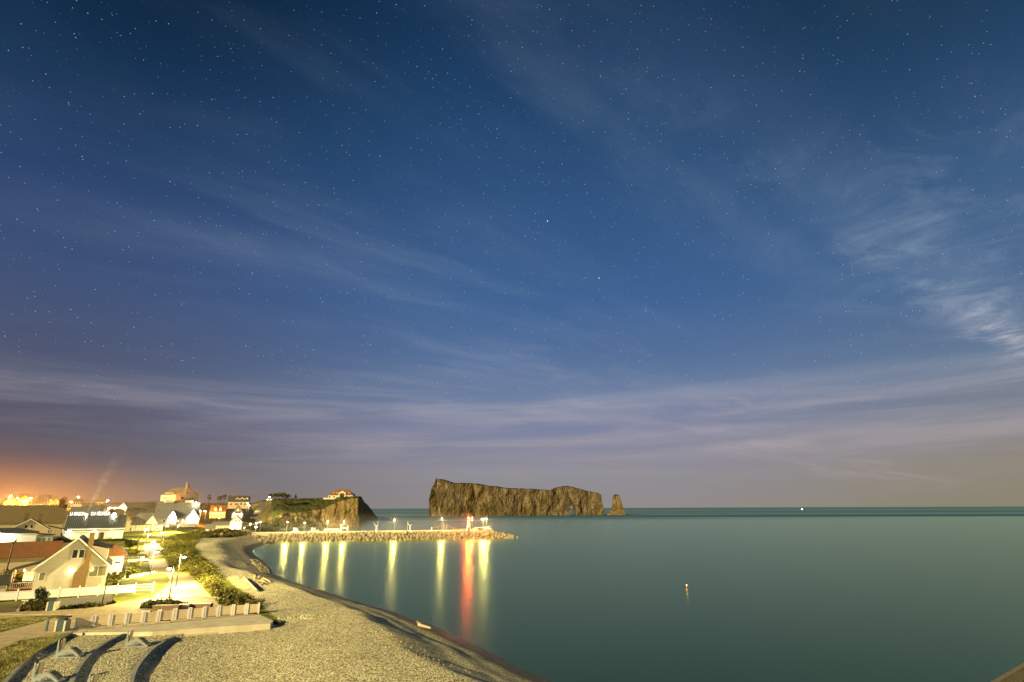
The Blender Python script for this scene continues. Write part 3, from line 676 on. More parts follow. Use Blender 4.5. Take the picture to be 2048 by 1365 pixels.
def bush(px, py, z, w, h, lab, mats, n=18, leaves=60, size=.16, cat='bush', name='garden_bush', grp='bushes around the lawns'):
    p = G(px, py, z); root = thing(name, lab, cat, p, 0, grp); rs = random.Random(int(px * 7 + py))
    pts = [(rs.uniform(-.5, .5) * w, rs.uniform(-.4, .4) * w, h * rs.uniform(.25, .8), h * rs.uniform(.22, .34)) for _ in range(n)]
    leaf_obj('foliage', pts, size, leaves, mats, root, int(px))
    mb = MB()
    for k in range(4): mb.tube([(0, 0, 0), (rs.uniform(-.3, .3) * w, rs.uniform(-.2, .2) * w, h * .6)], [.06, .02], 5)
    mb.build('stems', M_bark, root)
bush(259, 1098, 3.6, 3.6, 3.0, 'tall round bush beside the pole at the lawn corner', [M_leafA, M_leafD], 24)
bush(260, 1112, 3.4, 3.4, 1.9, 'low pale bush in front of the tall round one', [M_leafA], 20)
bush(267, 1147, 3.2, 1.8, 2.4, 'bush against the rope fence by the white annexe', [M_leafD, M_leafA], 18)
bush(85, 1204, 3.2, 1.4, 1.9, 'small dark bush in front of the white panel fence', [M_leafD], 16, size=.12)
bush(19, 1180, 3.2, 2.2, 3.2, 'thin leafy shrub left of the orange porch', [M_leafD, M_leafA], 16)
bush(38, 1180, 3.2, 1.8, 2.6, 'shrub hugging the porch steps', [M_leafD], 14)
bush(228, 1160, 3.2, 4.0, 1.3, 'wide flower bed bush right of the gabled house', [M_leafA], 22)
bush(229, 1182, 3.2, 1.0, 1.2, 'little dark bush at the house corner behind the white fence', [M_leafD], 12, size=.12)

def tufts(name, px, z, n, h, seed, mat, blades=1):
    P = poly(px, z); A = np.array(P); rs = np.random.RandomState(seed)
    X = rs.uniform(A[:, 0].min(), A[:, 0].max(), n * 3); Y = rs.uniform(A[:, 1].min(), A[:, 1].max(), n * 3); ok = inside(X, Y, P); X, Y = X[ok][:n], Y[ok][:n]
    Zh = heights(X, Y); k = len(X); a = rs.uniform(0, 6.28, k); hh = h * rs.uniform(.5, 1.4, k); w = .035 * rs.uniform(.6, 1.5, k); lx, ly = rs.normal(0, .5, k) * hh, rs.normal(0, .5, k) * hh
    v = np.stack([np.stack([X - np.cos(a) * w, Y - np.sin(a) * w, Zh - .03], -1), np.stack([X + np.cos(a) * w, Y + np.sin(a) * w, Zh - .03], -1), np.stack([X + lx, Y + ly, Zh + hh], -1)], 1).reshape(-1, 3)
    me = bpy.data.meshes.new(name); me.from_pydata(v.tolist(), [], np.arange(len(v)).reshape(-1, 3).tolist()); me.materials.append(mat)
    return tag(link(name, me), kind='stuff')
M_blade = mk('grass_blade', (.24, .25, .05), .8, .4, .6, col2=(.50, .44, .16), spec=.2)
tufts('rough_grass', [(-120, 1375), (0, 1301), (43, 1283), (146, 1269), (118, 1285), (72, 1310), (36, 1338), (10, 1366), (-30, 1410)], 3.0, 26000, .20, 1, M_blade)
tufts('rough_grass', [(-60, 1262), (0, 1238), (134, 1230), (70, 1246), (0, 1264)], 3.0, 12000, .10, 2, M_blade)

# ---------------------------------------------------------------- buildings
def window(parent, x, y, z, w, h, rz, pane=None, frame=None, mull=1):
    """framed window standing proud of a wall; origin bottom centre, facing local -y"""
    t = min(.09, w * .12); mb = MB()
    mb.box(-w / 2, w / 2, -.06, .02, 0, t); mb.box(-w / 2, w / 2, -.06, .02, h - t, h)
    for s in (-1, 1): mb.box(min(s * w / 2, s * (w / 2 - t)), max(s * w / 2, s * (w / 2 - t)), -.06, .02, t, h - t)
    for k in range(1, mull): mb.box(-w / 2 + w * k / mull - t / 2, -w / 2 + w * k / mull + t / 2, -.055, .02, t, h - t)
    f = mb.build('window', frame or M_white, parent, loc=(x, y, z), rot=(0, 0, rz))
    MB().box(-w / 2 + t, w / 2 - t, -.02, .015, t, h - t).build('pane', pane or M_glass, f)
    return f
def house(name, label, A, B, depth, hw, hr, wallm, roofm, style='along', over=.45, wins=(), doors=(), chim=(), cat='house', trim=None, group=None, z=None, turn=.9):
    A, B = Vector(A), Vector(B); mid = (A + B) / 2; pd = Vector((mid.y, -mid.x)).normalized(); rb = B.xy.normalized()
    den = pd.x * rb.y - pd.y * rb.x; k = (rb.x * A.y - rb.y * A.x) / den; C = A.xy + pd * k; B = Vector((*B.xy.lerp(C, turn), B.z))
    d = B - A; w = math.hypot(d.x, d.y); zb = A.z if z is None else z
    root = thing(name, label, cat, (A.x, A.y, zb), math.atan2(d.y, d.x), group); t = .16
    mb = MB(); e = over
    if style == 'gable':      # ridge runs back, gable faces front
        pr = [(0, -1.5), (w, -1.5), (w, hw), (w / 2, hw + hr), (0, hw)]
        mb.add([(x, 0, q) for x, q in pr] + [(x, depth, q) for x, q in pr], [(0, 1, 2, 3, 4), (9, 8, 7, 6, 5), (0, 5, 6, 1), (1, 6, 7, 2), (4, 9, 5, 0)])
        wall = mb.build('wall', wallm, root); sl = hr / (w / 2)
        for s in (0, 1):
            xe = -e if s == 0 else w + e; ze = hw - e * sl
            q = [(xe, -e, ze + t), (w / 2, -e, hw + hr + t), (w / 2, depth + e, hw + hr + t), (xe, depth + e, ze + t)]
            MB().slab(q[::-1] if s == 0 else q, t).build('roof_slope', roofm, root)
            if trim: MB().slab(([(xe, -e - .05, ze + t + .01), (w / 2, -e - .05, hw + hr + t + .01), (w / 2, -e - .002, hw + hr + t + .01), (xe, -e - .002, ze + t + .01)])[::(-1 if s == 0 else 1)], .28).build('bargeboard', trim, root)
    elif style == 'along':    # ridge parallel to the front
        pr = [(0, -1.5), (depth, -1.5), (depth, hw), (depth / 2, hw + hr), (0, hw)]
        mb.add([(0, y, q) for y, q in pr] + [(w, y, q) for y, q in pr], [(4, 3, 2, 1, 0), (5, 6, 7, 8, 9), (0, 1, 6, 5), (1, 2, 7, 6), (9, 4, 0, 5)])
        wall = mb.build('wall', wallm, root); sl = hr / (depth / 2)
        for s in (0, 1):
            ye = -e if s == 0 else depth + e; ze = hw - e * sl
            q = [(-e, ye, ze + t), (w + e, ye, ze + t), (w + e, depth / 2, hw + hr + t), (-e, depth / 2, hw + hr + t)]
            MB().slab(q if s == 0 else q[::-1], t).build('roof_slope', roofm, root)
        if trim: MB().box(-e, w + e, -e - .06, -e - .004, hw - e * sl - .1, hw - e * sl + t).build('eaves_board', trim, root)
    elif style == 'hip':
        mb.box(0, w, 0, depth, -1.5, hw); wall = mb.build('wall', wallm, root)
        r = min(w, depth) / 2; x0, x1, y0, y1 = -e, w + e, -e, depth + e; k = r + e
        ra, rb = ((x0 + k, (y0 + y1) / 2), (x1 - k, (y0 + y1) / 2)) if w >= depth else ((w / 2, y0 + k), (w / 2, y1 - k))
        zt = hw + hr; zb_ = hw - .05; v = [(x0, y0, zb_), (x1, y0, zb_), (x1, y1, zb_), (x0, y1, zb_), (x0, y0, hw + .12), (x1, y0, hw + .12), (x1, y1, hw + .12), (x0, y1, hw + .12), (*ra, zt), (*rb, zt)]
        f = [(3, 2, 1, 0), (0, 1, 5, 4), (1, 2, 6, 5), (2, 3, 7, 6), (3, 0, 4, 7)]
        f += [(4, 5, 9, 8), (5, 6, 9), (6, 7, 8, 9), (7, 4, 8)] if w >= depth else [(4, 5, 8), (5, 6, 9, 8), (6, 7, 9), (7, 4, 8, 9)]
        MB().add(v, f).build('roof', roofm, root)
        if trim: MB().box(x0 - .03, x1 + .03, y0 - .05, y0 - .004, hw - .12, hw + .13).build('eaves_board', trim, root)
    else:                     # flat
        mb.box(0, w, 0, depth, -1.5, hw); wall = mb.build('wall', wallm, root)
        MB().box(-e, w + e, -e, depth + e, hw + .003, hw + .25).build('roof', roofm, root)
    for q in wins:
        face, u, zz_, ww, hh = q[:5]; pane = q[5] if len(q) > 5 else None; mull = q[6] if len(q) > 6 else 1
        if face == 'f': window(root, u * w, -.004, zz_, ww, hh, 0, pane, None, mull)
        elif face == 'r': window(root, w + .004, u * depth, zz_, ww, hh, R(90), pane, None, mull)
        elif face == 'l': window(root, -.004, u * depth, zz_, ww, hh, R(-90), pane, None, mull)
    for q in doors:
        MB().box(-q[2] / 2, q[2] / 2, -.07, .02, 0, q[3]).build('door', q[4] if len(q) > 4 else M_wood, root, loc=(q[1] * w, -.004, 0)) if q[0] == 'f' else \
        MB().box(-q[2] / 2, q[2] / 2, -.07, .02, 0, q[3]).build('door', q[4] if len(q) > 4 else M_wood, root, loc=(w + .004, q[1] * depth, 0), rot=(0, 0, R(90)))
    for (u, v, zt, cw) in chim:
        c = MB().box(-cw / 2, cw / 2, -cw / 2, cw / 2, hw, zt).box(-cw * .6, cw * .6, -cw * .6, cw * .6, zt + .003, zt + .15).build('chimney', M_brick, root, loc=(u * w, v * depth, 0))
    root['w'] = w; return root
def dormer(root, x, y, z, w, h, hr, back, wallm, roofm, pane=None, lit=True):
    """gabled dormer on a front roof slope, facing local -y"""
    mb = MB(); pr = [(-w / 2, 0), (w / 2, 0), (w / 2, h), (0, h + hr), (-w / 2, h)]
    mb.add([(a, 0, b) for a, b in pr] + [(a, back, b) for a, b in pr], [(0, 1, 2, 3, 4), (9, 8, 7, 6, 5), (1, 6, 7, 2), (4, 9, 5, 0)])
    d = mb.build('dormer', wallm, root, loc=(x, y, z)); e = .18
    for s in (-1, 1):
        q = [(s * (w / 2 + e), -e, h - e * hr / (w / 2) + .1), (0, -e, h + hr + .1), (0, back, h + hr + .1), (s * (w / 2 + e), back, h - e * hr / (w / 2) + .1)]
        MB().slab(q if s > 0 else q[::-1], .1).build('dormer_roof', roofm, d)
    window(d, 0, -.004, h * .15, w * .6, h * .8, 0, pane)
    return d
def fixture(parent, loc, mat, r=.14):
    return MB().lathe([(r * .3, -r), (r, -r * .4), (r, r * .4), (r * .3, r)], 8).build('wall_lamp', mat, parent, loc=loc)

# -- gabled cream house behind the white fence
A, B = G(62, 1186, 3.15), G(207, 1182, 3.15)
H1 = house('gabled_house', 'cream gabled house with a brick chimney up its front, behind the white fence', A, B, 12.5, 3.5, 4.05, M_siding, M_shingle, 'gable', .5, trim=M_white,
           wins=[('f', .10, 1.55, .8, 1.25, M_blind), ('f', .49, 4.55, .78, 1.35), ('f', .585, 4.55, .78, 1.35), ('f', .865, 1.75, 2.3, 1.6, M_blind, 2), ('r', .3, 1.5, 1.0, 1.3), ('r', .7, 1.5, 1.0, 1.3)])
w = H1['w']
cb = MB(); pr = [(4.75, -.5), (6.45, -.5), (6.45, 8.3), (5.80, 8.3), (5.80, 3.9), (4.75, 2.5)]
cb.add([(x, -.55, z) for x, z in pr] + [(x, -.004, z) for x, z in pr], [(0, 1, 2, 3, 4, 5), (1, 7, 8, 2), (2, 8, 9, 3), (3, 9, 10, 4), (4, 10, 11, 5), (5, 11, 6, 0), (11, 10, 9, 8, 7, 6)])
ch = cb.build('chimney', M_brick, H1); MB().box(5.72, 6.53, -.62, .05, 8.303, 8.42).build('chimney_cap', M_conc, ch)
MB().lathe([(.14, 8.42), (.12, 8.9)], 8, (6.12, -.28)).build('chimney_pot', M_cream, ch)
MB().box(.05, w - .05, -.08, -.004, -.4, .12).build('foundation', M_brick, H1)
# shed dormer on the right slope
q = [(w * .60, 2.0, 5.6), (w * .60, 9.0, 5.6), (w * .93, 9.0, 4.0), (w * .93, 2.0, 4.0)]
db = MB().add([(w * .60, 2, 6.6), (w * .96, 2, 5.75), (w * .96, 2, 3.6), (w * .60, 2, 6.0), (w * .60, 9, 6.6), (w * .96, 9, 5.75), (w * .96, 9, 3.6), (w * .60, 9, 6.0)], [(3, 2, 1, 0), (4, 5, 6, 7), (1, 2, 6, 5), (0, 1, 5, 4), (3, 7, 6, 2)]).build('shed_dormer', M_siding, H1)
MB().slab([(w * .53, 1.6, 7.35), (w * 1.02, 1.6, 5.88), (w * 1.02, 9.4, 5.88), (w * .53, 9.4, 7.35)], .15).build('dormer_roof', M_shingle, db)
for k in range(3): window(db, w * .96 + .004, 3.4 + k * 2.0, 4.35, 1.0, 1.0, R(90))
# left porch
pb = MB().box(-2.9, -.01, 1.5, 7.5, -.3, .45).build('porch_deck', M_wood, H1)
MB().slab([(-3.3, 1.0, 3.15), (.1, 1.0, 4.05), (.1, 8.0, 4.05), (-3.3, 8.0, 3.15)], .14).build('porch_roof', M_shingle, H1)
for y in (1.7, 4.4, 7.3): MB().box(-2.85, -2.70, y - .07, y + .07, .45, 3.05).build('porch_post', M_white, H1)
for k in range(12): MB().box(-2.72 + k * .225, -2.67 + k * .225, 1.52, 1.57, .55, 1.3).build('baluster', M_white, H1)
MB().box(-2.8, -.05, 1.50, 1.59, 1.303, 1.37).build('porch_rail', M_white, H1)
window(H1, -.9 + .75, 1.46 + 2.0, 1.0, .9, 1.7, R(-90), E_win)
MB().box(-1.5, -.25, 1.66, 1.72, 1.55, 2.85).build('porch_window', E_win, H1)
light(fixture(H1, (-1.6, 3.2, 2.9), E_warm, .10), (0, 0, -.3), 260, C_SOD)
light(fixture(H1, (4.35, -.22, 2.75), E_warm, .13), (0, -.5, 0), 14, C_WARM)
MB().lathe([(.30, -.06), (.38, -.03), (.38, .03), (.30, .06)], 12).build('wreath_lamp', M_white, H1, loc=(6.85, -.08, 2.85), rot=(R(90), 0, 0))

house('white_annexe', 'white annexe with a brown hip roof right behind the gabled house', G(201, 1151, 3.2), G(242, 1149, 3.2), 9.0, 3.3, 1.9, M_white, M_redroof, 'hip', .5,
      wins=[('f', .72, 1.9, 1.0, .45), ('r', .3, 1.2, 1.1, 1.2), ('r', .7, 1.2, 1.1, 1.2)])
house('long_building', 'long yellow-lit building with a red-brown roof left of the gabled house', G(-140, 1165, 3.2), G(106, 1160, 3.2), 8.0, 3.5, 2.3, M_yellow, M_redroof, 'along', .4,
      wins=[('f', .45, 1.2, 1.2, 1.2), ('f', .25, 1.2, 1.2, 1.2)])
house('lean_to_shed', 'low dark-roofed shed at the left edge in front of the long yellow building', G(-60, 1192, 3.2), G(9, 1189, 3.2), 3.0, 1.3, 1.0, M_cream, M_shingle, 'along', .25, cat='shed')
H4 = house('white_house', 'white two-storey house with a teal glazed porch at the left edge', G(-110, 1119, 3.4), G(63, 1117, 3.4), 9.0, 5.7, 1.3, M_white, M_shingle, 'hip', .3, wins=[('f', .2, 3.4, 1.2, 1.4), ('f', .4, 3.4, 1.2, 1.4)])
w = H4['w']
pc = MB().box(w + .01, w + 3.6, .4, 6, -.5, 5.0).build('glazed_porch', M_siding, H4)
MB().slab([(w, .1, 5.5), (w + 3.9, .1, 5.1), (w + 3.9, 6.3, 5.1), (w, 6.3, 5.5)], .12).build('porch_roof', M_shingle, pc)
for k in range(3): window(pc, w + .7 + k * 1.1, .396, 3.0, .95, 1.5, 0, mk('porch_glass', (.20, .30, .26), .2, .1, 3) if k == 0 else bpy.data.materials['porch_glass'])
for k in range(2): window(pc, w + .9 + k * 1.6, .396, .5, 1.3, 1.6, 0, bpy.data.materials['porch_glass'])
light(fixture(H4, (w * .55, -.35, 5.6), E_cool, .3), (0, -.5, -.2), 1500, C_COOL)
H5 = house('yellow_gable_house', 'yellow gable house with dark roofs and two chimneys behind the white house', G(8, 1100, 3.6), G(88, 1098, 3.6), 11, 5.6, 3.0, M_yellow, M_shingle, 'gable', .4, trim=M_white,
      wins=[('f', .42, 5.9, .8, 1.1), ('f', .56, 5.9, .8, 1.1)], chim=[(.35, .6, 10.2, 1.0), (.72, .35, 9.8, .9)])
w = H5['w']
for k in range(5): MB().box(w + .3 + k * .95, w + .5 + k * .95, 1.0, 1.2, 3.0, 5.2).build('balcony_post', M_white, H5)
MB().slab([(w - .2, .4, 6.6), (w + 4.8, .4, 5.3), (w + 4.8, 9, 5.3), (w - .2, 9, 6.6)], .2).build('balcony_roof', M_shingle, H5)
MB().box(w + .01, w + 4.6, .9, 8.5, -1, 3.0).build('side_wing', M_shbrown, H5)
house('grey_roofed_shed', 'low cream shed with a dark hip roof beside the lawn', G(97, 1107, 3.5), G(140, 1105, 3.5), 8, 2.7, 1.7, M_cream, M_shingle, 'hip', .35, cat='shed', doors=[('r', .3, .9, 2.0)], wins=[('r', .65, .9, 1.2, 1.1)])
H7 = house('big_shingled_hall', 'huge brown shingle-roofed hall filling the left edge behind the houses', G(-260, 1083, 4.2), G(119, 1080, 4.2), 17, 5.9, 6.6, M_yellow, M_shbrown, 'along', .4,
      wins=[('f', .80, 1.5, 1.3, 1.5), ('f', .92, 1.5, 1.3, 1.5), ('f', .68, 1.5, 1.3, 1.5)])
w = H7['w']
cp = MB().box(w - 2.6, w - .8, 7.0, 8.8, 11.5, 14.4).build('cupola', M_redroof, H7)
MB().add([(w - 3, 6.6, 14.403), (w - .4, 6.6, 14.403), (w - .4, 9.2, 14.403), (w - 3, 9.2, 14.403), (w - 1.7, 7.9, 15.9)], [(3, 2, 1, 0), (0, 1, 4), (1, 2, 4), (2, 3, 4), (3, 0, 4)]).build('cupola_roof', M_shbrown, cp)

# -- restaurant with lettering along its roof
RA, RB = G(124, 1080, 4.0), G(243, 1079, 4.0)
H8 = house('seaside_restaurant', 'restaurant with a seamed metal roof, lit veranda and white rooftop lettering', RA, RB, 12, 4.1, 4.6, M_white, M_metalroof, 'along', .5, trim=M_white, cat='restaurant')
w = H8['w']; sl = 4.6 / 6
seam = MB().hexa([(-.08, -.5, 3.72 + .16), (.08, -.5, 3.72 + .16), (.08, 6, 8.7 + .16), (-.08, 6, 8.7 + .16), (-.06, -.5, 3.72 + .34), (.06, -.5, 3.72 + .34), (.06, 6, 8.7 + .34), (-.06, 6, 8.7 + .34)]).mesh('roof_seam', M_dark)
for k in range(33): link('roof_seam', seam, H8, (.1 + k * (w - .2) / 32, 0, -.003))
MB().slab([(-.3, -3.0, 3.0), (w + .3, -3.0, 3.0), (w + .3, -.01, 3.75), (-.3, -.01, 3.75)], .14).build('veranda_roof', M_metalroof, H8)
MB().box(-.3, w + .3, -3.1, -3.004, 2.75, 3.05).build('veranda_fascia', M_white, H8)
colm = MB().box(-.16, .16, -.16, .16, -.2, 2.84).box(-.24, .24, -.24, .24, -.2, .35).mesh('veranda_column', M_white)
for k in range(8): link('veranda_column', colm, H8, (.3 + k * (w - .6) / 7, -2.7, 0))
ar = MB()
for k in range(7):
    x0 = .3 + k * (w - .6) / 7 + .16; x1 = .3 + (k + 1) * (w - .6) / 7 - .16; m_ = (x0 + x1) / 2; hwid = (x1 - x0) / 2
    for s in (-1, 1):
        for a in range(4):
            t0, t1 = a / 4 * math.pi / 2, (a + 1) / 4 * math.pi / 2
            xa, xb = m_ + s * hwid * math.cos(t0), m_ + s * hwid * math.cos(t1); za, zb = 1.75 + .95 * math.sin(t0), 1.75 + .95 * math.sin(t1)
            q = [(xa, za), (xb, zb), (xb, 2.74), (xa, 2.74)]; q = q if s < 0 else q[::-1]
            ar.hexa([(q[0][0], -2.78, q[0][1]), (q[1][0], -2.78, q[1][1]), (q[1][0], -2.62, q[1][1]), (q[0][0], -2.62, q[0][1]), (q[3][0], -2.78, q[3][1]), (q[2][0], -2.78, q[2][1]), (q[2][0], -2.62, q[2][1]), (q[3][0], -2.62, q[3][1])])
ar.build('veranda_arches', M_white, H8)
MB().box(-.3, w + .3, -3.2, -.01, -.6, -.1).build('veranda_floor', M_wood, H8)
for k in range(7):
    xm = .3 + (k + .5) * (w - .6) / 7
    if k != 4: window(H8, xm, -.004, .5, 2.2, 1.9, 0, E_win, M_wood, 3)
    else: MB().box(xm - .8, xm + .8, -.08, .02, -.08, 2.3).build('door', M_wood, H8)
for k in range(3): light(fixture(H8, (w * (.12 + .36 * k), -1.5, 2.75), E_warm, .12), (0, 0, -.3), 90, C_WARM)
light(fixture(H8, (w * .10, -3.4, 3.1), E_cool, .28), (0, -.3, .4), 120, C_COOL)
light(fixture(H8, (w * .52, -3.4, 3.1), E_cool, .28), (0, -.3, .4), 120, C_COOL)
fixture(H8, (w * .78, 5.4, 9.1), E_cool, .5); fixture(H8, (w * .30, 5.2, 8.9), E_warm, .35)
MB().box(w * .27, w * .345, 5.2, 6.6, 8.0, 10.0).build('roof_chimney', M_brick, H8)
for txt, u, sx in (('LA MAISON', .02, .245), ('DU', .375, .075), ('PÊCHEUR', .475, .235)):
    fc = bpy.data.curves.new('roof_lettering', 'FONT'); fc.body = txt; fc.size = 1.9; fc.extrude = .06; fc.offset = .02; fc.materials.append(E_sign)
    o = link('roof_lettering', fc, H8, (u * w, 5.0, 8.75), (R(90), 0, 0)); bpy.context.view_layer.update()
    k = sx * w / max(o.dimensions.x, .1); me = bpy.data.meshes.new_from_object(o); bpy.data.objects.remove(o); link('roof_lettering', me, H8, (u * w, 5.0, 8.75), (R(90), 0, 0), (k, 1, 1))
MB().box(.02 * w, .72 * w, 5.05, 5.12, 8.55, 8.72).build('sign_rail', M_dark, H8)
def up(p, z): return Vector((p.x, p.y, z))
house('grey_gabled_house', 'dark grey roofed house directly behind the rooftop lettering of the restaurant', G(131, 1070, 4.3), G(190, 1069.5, 4.3), 10, 7.6, 4.2, M_concd, M_grey_roof, 'along', .4, wins=[('r', .4, 5, 1, 1.2)])
house('cream_gable_house', 'small cream house with a lit gable behind the restaurant sign', G(190, 1069, 4.3), G(212, 1068.5, 4.3), 9, 7.0, 4.0, M_white, M_grey_roof, 'gable', .35, trim=M_white, wins=[('f', .5, 7.2, 1, 1.2, E_win)])
house('brown_roof_house', 'house with a long brown roof between the cream gable and the green-lit gable', G(212, 1068, 4.5), G(240, 1067, 4.5), 10, 6.0, 4.6, M_yellow, M_shbrown, 'along', .35)
house('hip_roof_pavilion', 'cream pavilion with a pyramid roof just right of the restaurant', G(226, 1067, 4.4), G(258, 1066, 4.4), 9, 5.0, 4.2, M_cream, M_yellow, 'hip', .5)
H9 = house('columned_hall', 'grey-green roofed hall with white columns beyond the bushes', G(248, 1066, 4.4), G(324, 1064, 4.4), 10, 3.7, 5.2, M_cream, M_grey_roof, 'hip', .6, cat='hall', wins=[('f', .15, .8, 1.2, 1.6), ('f', .35, .8, 1.2, 1.6), ('f', .85, .8, 1.2, 1.6)])
w = H9['w']; cm = MB().lathe([(.22, 0), (.2, .2), (.16, 3.1), (.24, 3.3)], 8).mesh('column', M_white)
for k in range(9): link('column', cm, H9, (w * .1 + k * w * .105, -1.6, 0))
MB().slab([(-.3, -2.1, 3.55), (w + .3, -2.1, 3.55), (w + .3, .1, 3.9), (-.3, .1, 3.9)], .25).build('porch_roof', M_grey_roof, H9)
dormer(H9, w * .68, -.9, 3.6, 5.0, .5, 3.6, 4.5, M_cream, M_grey_roof)
# -- big grey roofed building with lit gables
A, B = D(306, 1050, 335), D(392, 1050, 335)
H10 = house('grey_roof_inn', 'large building with a huge grey roof and brilliantly lit white gables', A, B, 20, 3.3, 9.0, M_siding, M_grey_roof, 'along', .5, cat='inn', wins=[('f', u, 1.2, 1.3, 1.4) for u in (.12, .24, .56, .68)])
w = H10['w']
for u, gw, zt in ((.42, 4.6, 4.2), (.90, 6.6, 4.8)):
    d = dormer(H10, u * w, -.7, 0, gw, 3.6, zt, 7.0, M_white, M_grey_roof, E_win)
    for s in (-1, 1):
        light(fixture(d, (s * gw * .28, -.5, 3.3), E_cool, .3), (0, -.4, -.4), 120, C_COOL)
    fixture(d, (0, -.4, 3.6 + zt * .55), E_cool, .34)
for u in (.26, .74): MB().box(u * w - 2.2, u * w + 2.2, 8.6, 11.2, 12.0, 13.4).build('roof_vent', M_cream, H10)
light(fixture(H10, (.92 * w, 8.0, 11.8), E_cool, .45), (0, -1, .2), 500, C_COOL)

# -- houses on the slope and skyline
def wrow(n, z, w_, h_, pane=None, a=.1, b=.9): return [('f', a + (b - a) * k / max(1, n - 1), z, w_, h_, pane) for k in range(n)]
A, B = D(320, 1004, 452), D(349, 1004.5, 446)
H11 = house('hilltop_hotel', 'pale hilltop hotel with a row of four dormers and a chimney on the skyline', A, B, 20, 5.2, 5.2, M_siding, M_shbrown, 'along', .4, cat='hotel', wins=wrow(6, 1.6, 1.1, 2.0) + [('r', .3, 1.5, 2.6, 2.2), ('r', .75, 1.5, 1.2, 2.0), ('r', .5, 5.8, 1.2, 1.6)], chim=[(.95, .5, 13.2, 1.4)], turn=0)
for k in range(4): dormer(H11, H11['w'] * (.25 + .15 * k), .8, 5.2, 1.3, 1.5, .5, 2.5, M_siding, M_shbrown)
MB().tube([(H11['w'] + 2, 6, 5), (H11['w'] + 2, 6, 14.6)], .09, 5).build('flagpole', M_white, H11)
A, B = D(455, 1014, 470), D(497, 1013, 468)
H12 = house('yellow_inn', 'yellow inn with three gabled dormers and a red chimney on the skyline', A, B, 9, 4.3, 4.2, M_yellow, M_shingle, 'along', .4, cat='inn', wins=[('f', .14, 1.3, 1.6, 1.4), ('f', .42, 1.3, 2.6, 1.4, None, 3), ('f', .63, 1.2, 1.2, 2.0), ('f', .82, 1.3, 1.6, 1.4)], chim=[(.20, .5, 10.4, 1.3)])
for u, ww in ((.42, 2.6), (.64, 3.4), (.86, 2.6)): dormer(H12, H12['w'] * u, .9, 4.5, ww, 1.9, 1.1, 3.5, M_yellow, M_shingle)
A, B = D(419, 1032, 400), D(450, 1032, 400)
H13 = house('red_roof_house', 'yellow house with a bright red roof and two lit dormers on the slope', A, B, 8, 2.5, 4.0, M_yellow, M_redroof, 'along', .3, trim=M_white, wins=wrow(4, .7, 1.1, 1.3, E_win, .2, .8))
for u in (.33, .66): dormer(H13, H13['w'] * u, .5, 2.9, 1.7, 2.0, .7, 2.6, M_yellow, M_redroof, E_win)
A, B = D(464, 1035, 392), D(484, 1035, 392)
H14 = house('grey_cottage', 'grey gabled cottage with a brightly lit white porch on the slope', A, B, 8, 3.4, 4.0, M_concd, M_grey_roof, 'gable', .3, cat='cottage', wins=[('f', .5, 4.0, .9, 1.3, E_win), ('f', .25, 1.0, 1.2, 1.2, E_win)])
MB().slab([(-.3, -2.2, 2.6), (H14['w'] + .3, -2.2, 2.6), (H14['w'] + .3, -.01, 3.2), (-.3, -.01, 3.2)], .15).build('porch_roof', M_redroof, H14)
for k in range(4): MB().box(-.1 + k * 2.15, .1 + k * 2.15, -2.1, -1.9, -.3, 2.44).build('porch_post', M_white, H14)
light(fixture(H14, (1.2, -1.2, 2.5), E_cool, .3), (0, -.3, -.3), 700, C_COOL); light(fixture(H14, (5.2, -1.2, 2.5), E_cool, .3), (0, -.3, -.3), 700, C_COOL)
H15 = house('floodlit_white_house', 'floodlit white gable house by the pier road', G(458, 1061, 4.0), G(481, 1061, 4.0), 9, 4.6, 2.9, M_white, M_grey_roof, 'gable', .35, wins=[('f', .5, 4.5, 1.0, 1.0, M_wood), ('f', .78, 4.3, 1.0, 1.0, M_wood), ('r', .3, 1.2, 1.2, 1.3), ('r', .3, 3.4, 1.2, .6)])
w = H15['w']
MB().box(-8.5, -.01, 2.0, 8.0, -.5, 2.6).build('side_wing', M_cream, H15)
MB().slab([(-8.9, 1.5, 2.75), (-.02, 1.5, 2.75), (-.02, 5.0, 4.4), (-8.9, 5.0, 4.4)], .15).build('wing_roof', M_grey_roof, H15)
light(fixture(H15, (w * .3, -1.4, .6), E_cool, .2), (0, -1.2, 0), 130, C_COOL); light(fixture(H15, (w * .8, -1.4, .8), E_cool, .2), (0, -1.2, 0), 130, C_COOL); light(fixture(H15, (w + 1.6, 3, 1.0), E_cool, .2), (.8, 0, 0), 90, C_COOL)
house('cream_hut', 'little cream hut with a blue door behind the dune shrubs', G(410, 1068, 3.6), G(427, 1068, 3.6), 4, 2.4, 1.8, M_cream, M_grey_roof, 'along', .3, cat='hut', doors=[('f', .6, .9, 1.9, M_teal)], wins=[('f', .2, .9, .9, 1.0, E_win)])
A, B = D(656, 998, 556), D(705, 997.5, 556)
H17 = house('cliff_top_villa', 'red-roofed villa standing on the edge of the cliff top', A, B, 14, 3.6, 5.4, M_siding, M_redroof, 'hip', .8, turn=.4, cat='villa', wins=wrow(6, .8, 1.4, 1.8, None, .06, .94))
w = H17['w']
d = dormer(H17, w * .56, -.5, 0, 7.0, 5.4, 2.0, 7, M_siding, M_redroof)
for u in (.20, .33, .82): dormer(H17, w * u, 1.5, 4.2, 1.6, 1.3, .8, 3.0, M_siding, M_redroof)
MB().box(w * .70, w * .74, 6.5, 7.7, 7, 10.6).build('chimney', M_brick, H17)
MB().box(-4, w + 6, -2.2, -2.0, -.6, .9).build('garden_wall', M_conc, H17)
